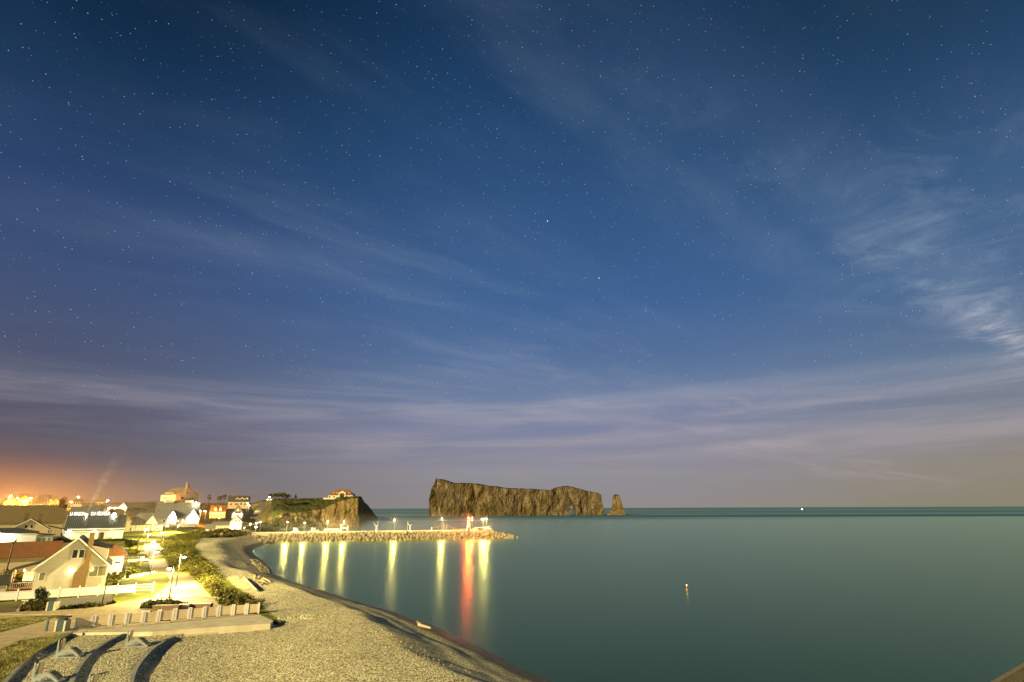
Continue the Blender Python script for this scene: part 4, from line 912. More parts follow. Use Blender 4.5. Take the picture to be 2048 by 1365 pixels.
OT = [(-70, -8, 1026, 330, 10, 5, 3, 'along', 'orange-lit house at the far left edge behind the hall'), (2, 30, 1026, 345, 9, 5.6, 2.6, 'gable', 'orange-lit gable house below the leftmost street lamp'),
      (33, 52, 1025, 350, 8, 7.2, 2.4, 'hip', 'tall orange-lit house between the two sodium street lamps'), (55, 78, 1025, 372, 9, 5.4, 3.4, 'along', 'orange-lit house under the second sodium lamp'),
      (70, 96, 1024, 390, 10, 8.2, 2.4, 'along', 'long orange-lit house with a broad flat-looking roof left of the round tree'), (97, 117, 1024, 372, 10, 5.6, 3.0, 'gable', 'brick-orange gable house left of the round tree'),
      (6, 32, 1015, 425, 8, 5.5, 3.0, 'along', 'orange-lit house behind the leftmost sodium street lamp'), (42, 64, 1013, 440, 8, 5.0, 3.0, 'gable', 'farther orange-lit gable house behind the second sodium street lamp'), (82, 106, 1013, 450, 9, 4.5, 3.2, 'along', 'farthest long orange-lit house on the left skyline'),
      (146, 162, 1013, 420, 7, 3.2, 1.6, 'along', 'low white-lit house under the bright lamps on the rise')]
for i, (a, b, y, dist, dep, hw, hr, stl, lab) in enumerate(OT):
    h = house('hillside_house', lab, D(a, y, dist), D(b, y, dist), dep, hw, hr, M_yellow if i % 3 else M_siding, M_shbrown, stl, .35, wins=wrow(4, 1.4, 1.1, 1.5, E_win if i in (1, 3) else None) + (wrow(4, hw - 2.0, 1.1, 1.2) if hw > 5.5 else []))
house('hilltop_cottage', 'orange-lit cottage on the rise left of the bluish lamp', D(190, 1011.5, 470), D(209, 1011.5, 470), 7, 3.0, 3.0, M_yellow, M_shbrown, 'along', .3, cat='cottage', wins=wrow(3, .8, 1.2, 1.2))
h = house('green_lit_house', 'gabled house washed in greenish light above the brown roofs', D(236, 1024, 400), D(252, 1024, 400), 8, 3.0, 3.0, M_siding, M_shbrown, 'gable', .3, trim=M_white, wins=[('f', .5, 1.0, 1.2, 1.3, E_win)])
MB().box(-6.5, -.01, 1, 7, -1, 2.8).build('side_wing', M_siding, h); MB().slab([(-6.8, .6, 2.95), (-.02, .6, 2.95), (-.02, 4, 5.2), (-6.8, 4, 5.2)], .15).build('wing_roof', M_shbrown, h)
for x in (-5, -2, 2.5): light(fixture(h, (x, -.6, 2.3), E_cool, .28), (0, -.6, 0), 350, (.95, 1, .6))

# hill road, distant fields
P = [D(500, 1036, 392), D(512, 1036, 392), D(534, 1003.5, 484), D(524, 1003.5, 484)]
rd = MB(); n = 14
for k in range(n + 1):
    t = k / n
    for a, b in ((P[0], P[3]), (P[1], P[2])):
        p = a.lerp(b, t); rd.v.append((p.x, p.y, max(hz(p.x, p.y), p.z - .5) + .15))
rd.f = [(2 * k, 2 * k + 1, 2 * k + 3, 2 * k + 2) for k in range(n)]; rd.m = [0] * n
tag(rd.build('hill_road', mk('asphalt', (.16, .145, .11), .9, .2, 1.0)), kind='structure')

# trees on the skyline
def tree(px, py, dist, h, w, lab, mats, kind='round', n=16, leaves=46, size=.32):
    p = D(px, py, dist); root = thing('tree', lab, 'tree', p, 0, 'trees on the hill'); rs = random.Random(int(px * 13))
    if kind == 'pine': pts = [(rs.uniform(-.3, .3) * w * (1 - q), rs.uniform(-.3, .3) * w * (1 - q), h * (.28 + .70 * q), w * .42 * (1.08 - q)) for q in [k / n for k in range(n)]]
    elif kind == 'tall': pts = [(rs.uniform(-.4, .4) * w, rs.uniform(-.4, .4) * w, h * rs.uniform(.5, .95), w * rs.uniform(.18, .3)) for k in range(n)]
    else: pts = [(rs.gauss(0, .22) * w, rs.gauss(0, .22) * w, h * rs.uniform(.35, .85), w * rs.uniform(.16, .26)) for k in range(n)]
    leaf_obj('crown', pts, size, leaves, mats, root, int(px), .8)
    mb = MB().tube([(0, 0, -1), (.1, 0, h * .4), (0, .1, h * .85)], [h * .03 + .08, h * .022 + .05, .04], 6)
    for k in range(5): a = rs.uniform(0, 6.28); mb.tube([(0, 0, h * (.3 + .1 * k)), (math.cos(a) * w * .3, math.sin(a) * w * .3, h * (.45 + .1 * k))], [.09, .03], 4)
    mb.build('trunk', M_bark, root)
tree(126, 1022, 365, 9.0, 6.5, 'round orange-lit tree behind the cupola of the big hall', [M_leafB])
tree(417, 1010, 480, 8.0, 3.0, 'thin tall tree alone on the skyline right of the hotel', [M_leafB], 'tall', 12, 36)
tree(435, 1010, 482, 7.2, 2.6, 'leftmost tree of the clump beside the yellow inn', [M_leafB], 'tall', 12)
tree(441, 1010, 480, 7.4, 2.6, 'middle tree of the clump beside the yellow inn', [M_leafB, M_leafD], 'tall', 12)
tree(447, 1009, 484, 7.8, 2.6, 'right tree of the clump beside the yellow inn', [M_leafD], 'tall', 12)
tree(457, 1006, 490, 6.6, 3.0, 'pointed dark tree peeping over the roof of the yellow inn', [M_leafD], 'pine', 12)
tree(377, 1010, 455, 4.6, 9.0, 'broad dark bush-like tree right of the hilltop hotel', [M_leafD], n=24)
for i, (x, hh, lab) in enumerate([(541, 5.5, 'leftmost tree at the top of the hill road'), (549, 6.5, 'second tree from the hill road on the headland'), (556, 7.5, 'tallest bushy tree of the headland clump'), (562, 8.0, 'dark tree in the middle of the headland clump'), (569, 7.0, 'tree near the right of the headland clump'), (575, 5.5, 'rightmost tree of the headland clump')]):
    tree(x, 1000, 535, hh, 5.2, lab, [M_leafD, M_leafA], 'round', 18)
tree(591, 998.5, 560, 4.8, 2.2, 'small lone pine on the headland', [M_leafD], 'pine', 10)
tree(20, 1015, 420, 9, 8, 'orange-lit tree between the roofs at the far left', [M_leafB]); tree(46, 1010, 430, 9, 9, 'orange-lit tree behind the tall house at far left', [M_leafB])
tag(leaf_obj('hillside_scrub', fill([(490, 1042), (535, 1008), (560, 1004), (600, 1006), (640, 1010), (660, 1004), (600, 1020), (550, 1034), (520, 1046)], 12, 3.0, 1.4, 60) , .4, 40, [M_leafA, M_leafD], seed=44), kind='stuff') if False else None

# ---------------------------------------------------------------- poles and lamps
def utility_pole(px, py, dist, h, lab, arm=True):
    p = D(px, py, dist); root = thing('utility_pole', lab, 'pole', p, .3, 'utility poles')
    MB().tube([(0, 0, -1), (0, 0, h)], [.16, .11], 7).build('shaft', M_pole, root)
    if arm: MB().box(-1.1, 1.1, -.06, .06, h - .9, h - .75).build('crossarm', M_pole, root)
for a in [(397, 1007, 455, 7.6, 'pole between the hotel bush and the lone tree'), (513, 1002, 478, 8.0, 'tall pole left of the hill road crest'), (505, 1010, 450, 6.6, 'pole at the corner of the yellow inn'), (494, 1020, 420, 5.6, 'short pole by the grey cottage'),
          (535, 1000, 500, 5.4, 'pole carrying the lamp at the top of the hill road'), (609, 998, 575, 3.4, 'short pole on the headland grass'), (639, 997, 575, 7.4, 'tall bare pole left of the cliff-top villa', False), (645, 997, 575, 5.0, 'shorter pole close to the cliff-top villa'),
          (181, 1012, 450, 6.4, 'pole on the skyline right of the bright lamps'), (252, 1010, 515, 4.6, 'distant pole on the ridge above the green-lit house'), (297, 1009, 515, 4.4, 'distant pole on the ridge left of the hotel'), (233, 1010, 515, 4.4, 'distant pole left of two others on the ridge'),
          (88, 1024, 365, 9.0, 'pole in front of the orange-lit houses'), (108, 1024, 352, 8.6, 'pole beside the brick-orange gable house')]: utility_pole(*a)
for (px, py, z, h, lab, lean) in [(272, 1112, 3.3, 5.2, 'brown wooden pole by the two round bushes', 0), (3, 1178, 3.2, 6.6, 'leaning pole with a carved gull on top at the left edge', 1), (308, 1068, 4.2, 5.0, 'bare pole in front of the columned hall', 0), (337, 1064, 4.2, 5.0, 'bare pole below the lit gable tower', 0)]:
    root = thing('wooden_pole', lab, 'pole', G(px, py, z), 0, 'wooden poles among the houses')
    MB().tube([(0, 0, -.5), (.25 * lean, 0, h)], [.15, .10], 8).build('shaft', M_pole, root)
    if lean:
        MB().tube([(-.3, 0, h), (.05, 0, h + .12), (.45, 0, h + .3), (.62, 0, h + .75)], [.06, .20, .16, .03], 7).build('carved_gull', M_pole, root)
p = G(203, 1213, Z0); root = thing('dark_post', 'slim dark leaning post in front of the tan retaining wall', 'post', p)
MB().tube([(0, 0, 0), (.18, 0, 4.1)], [.075, .055], 8).build('shaft', M_dark, root); MB().lathe([(.10, -.02), (.10, .05)], 8).build('base_plate', M_dark, root); MB().lathe([(.08, 4.1), (.02, 4.2)], 8, (.18, 0)).build('cap', M_dark, root)

def town_lamp(px, py, dist, h, lab, mat, col, power, reach=.9, r=.30):
    p = D(px, py, dist); g = hz(p.x, p.y); base = Vector((p.x, p.y, p.z - h)); root = thing('street_lamp', lab, 'street lamp', base, rnd.uniform(0, 6), 'street lamps in the town')
    MB().tube([(0, 0, -1), (0, 0, h + .1), (reach * .5, 0, h + .35), (reach, 0, h + .25)], [.10, .07, .05, .05], 6).build('shaft', M_steel, root)
    MB().lathe([(r * .9, h + .22), (r, h + .1), (r * .35, h + .3)][::-1], 8, (reach, 0)).build('lamp_cover', M_dark, root)
    MB().lathe([(.05, h - r), (r * .8, h - r * .5), (r, h + .09)], 8, (reach, 0)).build('lamp_head', mat, root)
    shaded = col not in (C_SOD,); light(root, (reach, 0, h - r - .15), power * (1.6 if shaded else 3.2), col, 'SPOT' if shaded else 'POINT', .3, 150, .3)
for i, a in enumerate([(18, 992, 335, 7, 'leftmost big sodium street lamp on the hillside', E_sod, C_SOD, 9000, .9, .55), (64, 996, 350, 7, 'second big sodium street lamp on the hillside', E_sod, C_SOD, 9000, .9, .55), (38, 996, 352, 6, 'whiter lamp between the two big sodium lamps', E_warm, C_SOD, 2500, .9, .35),
          (9, 1014, 322, 5, 'low sodium lamp at the far left just above the hall roof', E_sod, C_SOD, 4000, .9, .4), (66, 1019, 318, 5, 'sodium lamp touching the hall roof ridge', E_sod, C_SOD, 3000, .9, .4), (-6, 1000, 330, 7, 'sodium lamp cut by the left edge', E_sod, C_SOD, 12000, .9, .6),
          (145, 1004, 430, 6, 'very bright sodium lamp at the rise right of the round tree', E_sod, C_SOD, 9000, .9, .65), (158, 994, 440, 7, 'small sodium lamp high above the bright one on the rise', E_sod, C_SOD, 3000, .9, .4), (213, 1001, 462, 5, 'bluish-white lamp on the rise beside the cottage', E_cool, (.9, 1, .85), 5000, .9, .55),
          (172, 1017, 400, 5, 'lamp behind the chimney of the restaurant', E_sod, C_SOD, 2500, .9, .4), (285, 1020, 420, 5, 'sodium lamp alone on the slope left of the grey roof inn', E_sod, C_SOD, 3500, .9, .4), (206, 1025, 330, 5, 'lamp between the cream gable and the brown roof', E_warm, C_WARM, 1200, .9, .4),
          (402, 1022, 385, 5, 'left of the two sodium lamps beside the grey roof inn', E_sod, C_SOD, 4500, .9, .5), (412, 1022, 388, 5, 'right of the two sodium lamps beside the red-roofed house', E_sod, C_SOD, 4500, .9, .5), (393, 1025, 360, 4, 'round white globe lamp at the right gable of the grey roof inn', E_cool, C_WARM, 1500, .3, .6),
          (541, 994, 500, 5, 'bright lamp at the top of the hill road', E_cool, (1, .85, .4), 26000, 1.4, .5), (495, 1006, 440, 5, 'lamp at the right end of the yellow inn', E_cool, C_WARM, 2500, .5, .4), (499, 1011, 425, 3, 'low lamp beside the hill road', E_cool, C_WARM, 9000, .5, .4),
          (52, 1008, 400, 5, 'added dim sodium lamp between the two rows of orange-lit houses', E_sod, C_SOD, 4000, .6, .35), (95, 1006, 420, 5, 'added sodium lamp in front of the farthest long orange-lit house', E_sod, C_SOD, 4000, .6, .35), (118, 1012, 400, 4, 'added low sodium lamp beneath the round orange-lit tree', E_sod, C_SOD, 2500, .5, .3), (250, 1031, 370, 4, 'added small sodium lamp on the brown slope behind the pavilion', E_sod, C_SOD, 2500, .5, .3), (345, 1013, 425, 3, 'added small lamp on the slope below the hotel', E_sod, C_SOD, 2500, .5, .25), (440, 1036, 380, 3, 'added low lamp along the wall below the red-roofed house', E_sod, C_SOD, 2000, .5, .25),  # extra lamps added to brighten the town and the dark slope
          (502, 1048, 330, 3.4, 'left lamp of the quay row right of the white house', E_cool, C_WARM, 500, .4, .38), (513, 1046, 340, 3.6, 'second lamp of the quay row right of the white house', E_cool, C_WARM, 500, .4, .42), (522, 1044, 350, 3.8, 'third lamp of the quay row, highest in the picture', E_cool, C_WARM, 500, .4, .38),
          (512, 1054, 322, 2.4, 'low lamp below the quay row', E_cool, C_WARM, 300, .3, .36), (330, 1004, 440, 2.5, 'ground light left of the hotel wall', E_sod, C_SOD, 1500, .2, .3), (342, 1003, 440, 2.5, 'ground light in front of the hotel', E_sod, C_SOD, 1500, .2, .3)]): town_lamp(*a)

# promenade lamps: dark post, arm and bell shade
def prom_lamp(px, py, h, lab, power, side=1, r=.30, z=Z0):
    root = thing('promenade_lamp', lab, 'street lamp', G(px, py, z), 0, 'promenade lamps')
    MB().tube([(0, 0, 0), (0, 0, h + .25)], [.085, .06], 8).build('post', M_dark, root); MB().lathe([(.20, 0), (.20, .12), (.10, .3)], 8).build('base', M_dark, root)
    MB().tube([(0, 0, h + .1), (side * .3, 0, h + .32), (side * .62, 0, h + .22)], [.035, .03, .03], 6).build('arm', M_dark, root)
    MB().lathe([(.36, h - .12), (.30, h + .02), (.10, h + .18)], 10, (side * .62, 0)).build('lamp_shade', M_dark, root)
    MB().lathe([(.06, h - .34), (r * .8, h - .26), (r, h - .125)], 10, (side * .62, 0)).build('lamp_head', E_warm, root)
    light(root, (side * .62, 0, h - .5), power * 2.8, C_WARM, rad=.2)
    return root
for a in [(338.5, 1196, 4.0, 'promenade lamp nearest the railing, with a bell shade on its left', 2200, -1), (352, 1173, 4.6, 'tall slim promenade lamp on the wide boards', 3200, 1), (300, 1152, 4.4, 'promenade lamp at the corner of the middle lawn', 2600, 1),
          (297, 1120, 4.4, 'promenade lamp beside the crossing path', 2600, 1), (291, 1097, 4.4, 'promenade lamp beyond the two round bushes', 2600, 1), (322, 1092, 4.4, 'promenade lamp at the far right edge of the boards', 2600, -1), (286, 1083, 4.6, 'farthest promenade lamp on the left side', 3000, 1),
          (318, 1075, 4.6, 'promenade lamp before the columned hall', 3500, -1), (329, 1072, 4.6, 'promenade lamp right of the one before the columned hall', 3500, 1), (352, 1070, 4.6, 'lamp below the grey roof inn', 3500, 1)]: prom_lamp(*a)
for (px, py, rz, s, lab) in [(305, 1150, .2, 1, 'white flower tub at the foot of the middle promenade lamp'), (309, 1149, .9, .8, 'second white flower tub at the edge of the lit path'), (284, 1119, .4, 1, 'white flower tub left of the crossing path')]:
    root = thing('flower_tub', lab, 'planter', G(px, py, Z0 + .05), rz, 'white flower tubs'); MB().lathe([(.34 * s, 0), (.46 * s, .6 * s)], 10).build('tub', M_white, root)
    leaf_obj('plants', [(0, 0, .75 * s, .38 * s), (.15, .1, .8 * s, .3 * s)], .09, 60, [M_leafD], root, int(px))
def rope_fence():
    P = [G(236, 1146, 3.2), G(251, 1149, 3.2), G(279, 1146, 3.2), G(277, 1129, 3.2), G(252, 1128, 3.2)]
    root = thing('rope_fence', 'rope fence on posts around the lawn of the white annexe', 'fence', P[0])
    for p in P: MB().tube([(0, 0, -.1), (0, 0, 1.5)], [.09, .07], 7).build('post', M_pole, root, loc=p - P[0])
    for a, b in zip(P[:-1], P[1:]):
        for z in (1.3, .75): MB().tube([(a - P[0]).lerp(b - P[0], k / 8) + Vector((0, 0, z - .35 * math.sin(math.pi * k / 8))) for k in range(9)], .03, 5).build('rope', M_drift, root)
rope_fence()
P = [G(240, 1124, 3.2), G(276, 1122, 3.2)]; d = P[1] - P[0]
root = thing('white_rail_fence', 'low white rail fence beside the brown roof of the annexe', 'fence', P[0], math.atan2(d.y, d.x))
for k in range(4): MB().box(d.length * k / 3 - .06, d.length * k / 3 + .06, -.06, .06, -.1, 1.1).build('post', M_white, root)
for z in (.4, .85): MB().box(0, d.length, -.085, -.062, z, z + .12).build('rail', M_white, root)

# ---------------------------------------------------------------- pier and breakwater
def rock_mesh(seed, r=1.0):
    rs = random.Random(seed); t = (1 + 5 ** .5) / 2
    V = [Vector(v).normalized() for v in [(-1, t, 0), (1, t, 0), (-1, -t, 0), (1, -t, 0), (0, -1, t), (0, 1, t), (0, -1, -t), (0, 1, -t), (t, 0, -1), (t, 0, 1), (-t, 0, -1), (-t, 0, 1)]]
    Fc = [(0, 11, 5), (0, 5, 1), (0, 1, 7), (0, 7, 10), (0, 10, 11), (1, 5, 9), (5, 11, 4), (11, 10, 2), (10, 7, 6), (7, 1, 8), (3, 9, 4), (3, 4, 2), (3, 2, 6), (3, 6, 8), (3, 8, 9), (4, 9, 5), (2, 4, 11), (6, 2, 10), (8, 6, 7), (9, 8, 1)]
    V = [v * r * rs.uniform(.72, 1.15) for v in V]; sx, sy, sz = rs.uniform(.8, 1.35), rs.uniform(.75, 1.1), rs.uniform(.6, .9)
    return MB().add([(v.x * sx, v.y * sy, v.z * sz) for v in V], Fc)
RM = [rock_mesh(k).mesh('boulder', M_boulder) for k in range(14)]
PA, PB = G(556, 1085, 0), G(1026, 1077.5, 0); PD = (PB - PA); PL = PD.length; PR = math.atan2(PD.y, PD.x)
PIER = thing('pier', 'long lit stone pier running out across the bay', 'pier', (PA.x, PA.y, 0), PR)
DZ = 3.5
MB().box(-30, PL - 9, 7.0, 19, -3, DZ - .06).box(-30, PL - 9, 6.4, 7.0, -3, DZ + .25).build('deck', M_conc, PIER)
MB().box(-30, PL - 9, 18.7, 19.05, DZ - .05, DZ + .45).build('kerb', M_conc, PIER)
rs = random.Random(5); k = 0; stuff_v, stuff_f = [], []
spots = []
for row in range(6):
    t = row / 5
    x = -6.0
    while x < PL + 2:
        r = rs.uniform(.65, 1.25); x += r * 1.45
        end = max(0, (x - (PL - 10)) / 12)
        spots.append((x + rs.uniform(-.4, .4), .2 + t * 6.2 + rs.uniform(-.35, .35) + end * 3.0 * (1 - t), (-.1 + t * (DZ - .35)) * (1 - end * .8) + rs.uniform(-.2, .25), r))
x = -4.0
while x < PL * .42:
    r = rs.uniform(.5, 1.05); x += r * rs.uniform(1.5, 3.4); spots.append((x, 6.9 + rs.uniform(-.2, .5), DZ + .05, r))
rs.shuffle(spots); spots.sort(key=lambda s: -s[3])
big = MB()
for i, (x, y, z, r) in enumerate(spots):
    eu = (rs.uniform(-.5, .5), rs.uniform(-.5, .5), rs.uniform(0, 6.28))
    if i < 296: o = link('boulder', RM[i % 14], PIER, (x, y, z), eu, (r, r, r))
    else:
        m_ = Matrix.Translation((x, y, z)) @ Vector(eu).to_track_quat('Z', 'Y').to_matrix().to_4x4() if False else Matrix.Translation((x, y, z)) @ Matrix.Rotation(eu[2], 4, 'Z') @ Matrix.Rotation(eu[0], 4, 'X')
        rm = RM[i % 14]; big.add([m_ @ (v.co * r) for v in rm.vertices], [tuple(p.vertices) for p in rm.polygons])
tag(big.build('small_boulders', M_boulder, PIER), kind='stuff')
MB().add([(-8, .6, -3), (PL + 1, .6, -3), (PL + 1, 7.5, -3), (-8, 7.5, -3), (-8, 1.2, -.6), (PL - 4, 1.2, -.6), (PL - 7, 6.8, DZ - .6), (-8, 6.8, DZ - .6)], [(4, 5, 6, 7), (0, 1, 5, 4), (1, 2, 6, 5)]).build('core', M_concd, PIER)
def on_pier(px, off=12.0):
    """point on the deck, off metres behind the seaward rock foot, seen at column px"""
    dr = ray(px, 1062); a = Vector((PA.x, PA.y)) + Vector((-PD.y, PD.x)).normalized() * off; dv = PD.xy.normalized()
    den = dr.x * dv.y - dr.y * dv.x; s = (a.x * dr.y - a.y * dr.x) / -den if False else (dr.x * a.y - dr.y * a.x) / -den
    return a + dv * s
def pier_lamp(px, h, lab, heads=1, power=7500):
    p = on_pier(px, 9.5); root = thing('pier_lamp', lab, 'lamp', (p.x, p.y, DZ - .06), PR, 'tall pier lamps')
    MB().tube([(0, 0, 0), (0, 0, h + .9)], [.13, .07], 8).build('shaft', M_steel, root); MB().lathe([(.30, 0), (.30, .3)], 8).build('base', M_conc, root)
    MB().lathe([(.12, h + .9), (.16, h + 1.05), (.05, h + 1.25)], 8).build('cap', M_orange, root)
    xs = [0] if heads == 1 else [-.8, .8]
    for x in xs:
        if x: MB().tube([(0, 0, h + .25), (x, 0, h + .25)], .05, 6).build('arm', M_steel, root)
        MB().lathe([(.30, h + .02), (.28, h + .10), (.10, h + .24)], 12, (x, 0)).build('lamp_shade', M_dark, root)
        MB().lathe([(.06, h - .22), (.15, h - .16), (.19, h + .015)], 10, (x, 0)).build('lamp_head', E_pier if heads == 1 else E_pier2, root)
        light(root, (x, 0, h - .7), power / heads, (1, .70, .22), 'POINT', .16)

for a in [(573, 5.4, 'first pier lamp from the shore'), (608, 5.0, 'second pier lamp from the shore'), (654, 5.6, 'third pier lamp, above the covered boats'), (687, 5.6, 'fourth pier lamp, beside the boat hoist frame'), (788, 6.2, 'lone pier lamp halfway along the pier'), (883, 6.6, 'pier lamp among the rigging near the far end'),
          (944, 6.4, 'pier lamp right behind the light tower', 1, 2600), (966, 6.2, 'left of the two last pier lamps', 2, 3600), (973, 6.2, 'rightmost of all the pier lamps', 1, 3600)]: pier_lamp(*a)
# light tower with red lamp
p = on_pier(937, 9.0); LT = thing('light_tower', 'white tapered harbour light tower with a red lamp', 'lighthouse', (p.x, p.y, DZ - .06), PR)
MB().lathe([(1.15, 0), (1.1, .6), (.62, 4.9), (.85, 5.05), (.85, 5.3)], 12).build('tower', M_white, LT); MB().lathe([(.42, 5.303), (.42, 5.9), (.5, 5.95), (.1, 6.25)], 10).build('lantern_housing', M_orange, LT)
MB().lathe([(.05, 6.253), (.36, 6.35), (.36, 6.75), (.08, 6.95)], 10).build('lamp_head', E_red, LT); light(LT, (0, 0, 7.4), 11000, (1, .08, .010), rad=.2)
MB().box(-.4, .4, -1.13, -.98, 0, 2.0).build('door', M_dark, LT)
for k in range(8): a = k * math.pi / 4; MB().tube([(.8 * math.cos(a), .8 * math.sin(a), 5.3), (.8 * math.cos(a), .8 * math.sin(a), 6.1)], .03, 5).build('railing_post', M_white, LT)
# boats on the deck and alongside
def boat(px, off, L, z, rz, lab, mast=0, cover=False, grp='boats at the pier'):
    p = on_pier(px, off); root = thing('boat', lab, 'boat', (p.x, p.y, z), PR + rz, grp); st = []; n = 9
    for i in range(n):
        t = i / (n - 1); w = L * .17 * (1 - max(0, (t - .45) / .55) ** 2.2) * (1 if t > .05 else .9); sheer = .9 + .5 * t * t
        st.append([(t * L - L / 2, -w, sheer), (t * L - L / 2, -w * .75, .35), (t * L - L / 2, 0, 0), (t * L - L / 2, w * .75, .35), (t * L - L / 2, w, sheer)])
    mb = MB(); mb.add([q for s in st for q in s], [(i * 5 + k, (i + 1) * 5 + k, (i + 1) * 5 + k + 1, i * 5 + k + 1) for i in range(n - 1) for k in range(4)] + [(0, 1, 2, 3, 4)] + [(i * 5 + 4, (i + 1) * 5 + 4, (i + 1) * 5, i * 5) for i in range(n - 1)])
    mb.build('hull', M_white, root)
    if cover: MB().slab([(-L * .42, -L * .13, 1.25), (L * .3, -L * .12, 1.35), (L * .3, 0, 1.9), (-L * .42, 0, 1.8)], .05).slab([(-L * .42, 0, 1.8), (L * .3, 0, 1.9), (L * .3, L * .12, 1.35), (-L * .42, L * .13, 1.25)], .05).build('cover', M_siding, root)
    else: 
        cbn = MB().box(-L * .22, L * .1, -L * .1, L * .1, 1.0, 2.3).box(-L * .25, L * .13, -L * .12, L * .12, 2.303, 2.42).build('cabin', M_white, root)
        for k in range(3): MB().box(-L * .18 + k * L * .09, -L * .12 + k * L * .09, -L * .1 - .03, -L * .1 - .003, 1.6, 2.1).build('cabin_window', M_glass, cbn)
    if mast:
        MB().tube([(0, 0, 1), (0, 0, mast)], [.08, .05], 6).build('mast', M_white, root)
        MB().tube([(0, 0, 1.9), (-L * .42, 0, 2.1)], .06, 6).build('boom', M_white, root); MB().tube([(0, 0, mast), (L * .48, 0, 1.4)], .025, 4).build('stay', M_cable, root); MB().tube([(0, 0, mast), (-L * .48, 0, 1.3)], .025, 4).build('stay', M_cable, root)
boat(591, 11, 4.6, DZ, 1.0, 'white boat stored on the pier near the second lamp'); boat(628, 11, 5.0, DZ, .5, 'white boat tilted upward on the pier between two lamps')
boat(660, 11, 6.5, DZ, 0, 'long covered white boat under the third lamp', 0, True); boat(671, 12, 5.0, DZ, .1, 'covered white boat just right of the third lamp', 0, True)
boat(815, 21, 9, .2, 0, 'moored boat with a short mast behind the middle of the pier', 9.0); boat(886, 21, 10, .2, 0, 'moored sailing boat beside the rigging near the light tower', 9.5); boat(755, 21, 9, .2, .1, 'moored boat with mast left of the lone pier lamp', 8.5)
boat(970, 12, 6.5, DZ, 0, 'covered white boat on the pier between the last lamps', 0, True); boat(980, 11, 4.5, DZ, .2, 'small white boat right of the last pier lamps')
p = on_pier(688, 12); root = thing('boat_hoist', 'pale steel boat hoist frame on the pier', 'hoist', (p.x, p.y, DZ), PR)
for x in (-1.6, 1.6): MB().box(x - .2, x + .2, -.2, .2, 0, 3.2 if x > 0 else 3.9).build('leg', M_white, root)
MB().box(-1.4, 1.4, -.15, .15, 2.0, 2.35).build('crossbeam', M_white, root); MB().box(-2.6, 2.6, -.6, .6, 0, .5).build('base', M_conc, root)
for px, lab in ((752, 'small deck crane left of the lone pier lamp'), (820, 'small deck crane right of the lone pier lamp')):
    p = on_pier(px, 11); root = thing('deck_crane', lab, 'crane', (p.x, p.y, DZ), PR, 'deck cranes on the pier')
    MB().box(-.7, .7, -.6, .6, 0, .8).build('base', M_white, root); MB().tube([(0, 0, .8), (0, 0, 3.0)], .22, 8).build('column', M_white, root)
    MB().tube([(0, 0, 2.8), (-1.6, 0, 4.6)], [.16, .09], 6).build('jib', M_white, root); MB().tube([(0, 0, 3.0), (.8, 0, 3.6)], .12, 6).build('counter_arm', M_white, root)
p = on_pier(863, 11); root = thing('gangway_post', 'white post where the gangway ropes start', 'post', (p.x, p.y, DZ), PR); MB().lathe([(.28, 0), (.22, 1.9), (.12, 2.1)], 8).build('shaft', M_white, root); MB().lathe([(.34, 0.0), (.34, .22)], 8).build('base', M_conc, root)
for (pa, pb, za, zb, lab) in ((864, 881, 2.0, 2.7, 'rope sagging from the white post to the rigged lamp'), (894, 924, 2.6, .8, 'long rope sloping from the rigging down to the light tower')):
    a, b = on_pier(pa, 11), on_pier(pb, 10.5); a, b = Vector((a.x, a.y, DZ + za)), Vector((b.x, b.y, DZ + zb))
    tag(MB().tube([a.lerp(b, k / 8) - Vector((0, 0, .25 * math.sin(math.pi * k / 8))) for k in range(9)], .05, 5).build('rope', M_drift), lab, 'rope')
for px, hh, lab in ((893, 3.6, 'upright spar right of the rigged pier lamp'), (888, 3.2, 'short spar beside the moored sailing boat'), (907, 1.9, 'thin stanchion holding up the long rope')):
    p = on_pier(px, 11); root = thing('spar', lab, 'post', (p.x, p.y, DZ), PR, 'spars on the pier'); MB().tube([(0, 0, 0), (0, 0, hh)], [.12, .08], 6).build('shaft', M_drift, root); MB().box(-.25, .25, -.25, .25, 0, .18).build('foot', M_conc, root)
rs = random.Random(9)
p = on_pier(930, 9.5)
for px, off, n, lab in ((927, 8.8, 3, 'stack of pale traps left of the light tower'), (932, 9.6, 2, 'low stack of pale traps touching the foot of the light tower'), (950, 8.8, 3, 'stack of pale traps between the light tower and the white shelter')):
    q = on_pier(px, off); root = thing('lobster_trap_stack', lab, 'trap stack', (q.x, q.y, DZ), PR + rs.uniform(-.3, .3), 'trap stacks round the light tower')
    for k in range(n): 
        for c in (-1, 0, 1): MB().box(c * 1.15 - .55, c * 1.15 + .55, -.35, .35, .02 + k * .42, .40 + k * .42).build('trap', M_siding, root, rot=(0, 0, rs.uniform(-.05, .05)))
q = on_pier(958, 11); root = thing('white_shelter', 'low domed white shelter between the light tower and the last lamps', 'shelter', (q.x, q.y, DZ), PR)
dm = MB(); n = 10
for k in range(n): 
    a0, a1 = math.pi * k / n, math.pi * (k + 1) / n
    dm.hexa([(4 * math.cos(a0), -1.6, 1.75 * math.sin(a0)), (4 * math.cos(a1), -1.6, 1.75 * math.sin(a1)), (4 * math.cos(a1), 1.6, 1.75 * math.sin(a1)), (4 * math.cos(a0), 1.6, 1.75 * math.sin(a0)),
             (3.8 * math.cos(a0), -1.6, 1.6 * math.sin(a0)), (3.8 * math.cos(a1), -1.6, 1.6 * math.sin(a1)), (3.8 * math.cos(a1), 1.6, 1.6 * math.sin(a1)), (3.8 * math.cos(a0), 1.6, 1.6 * math.sin(a0))])
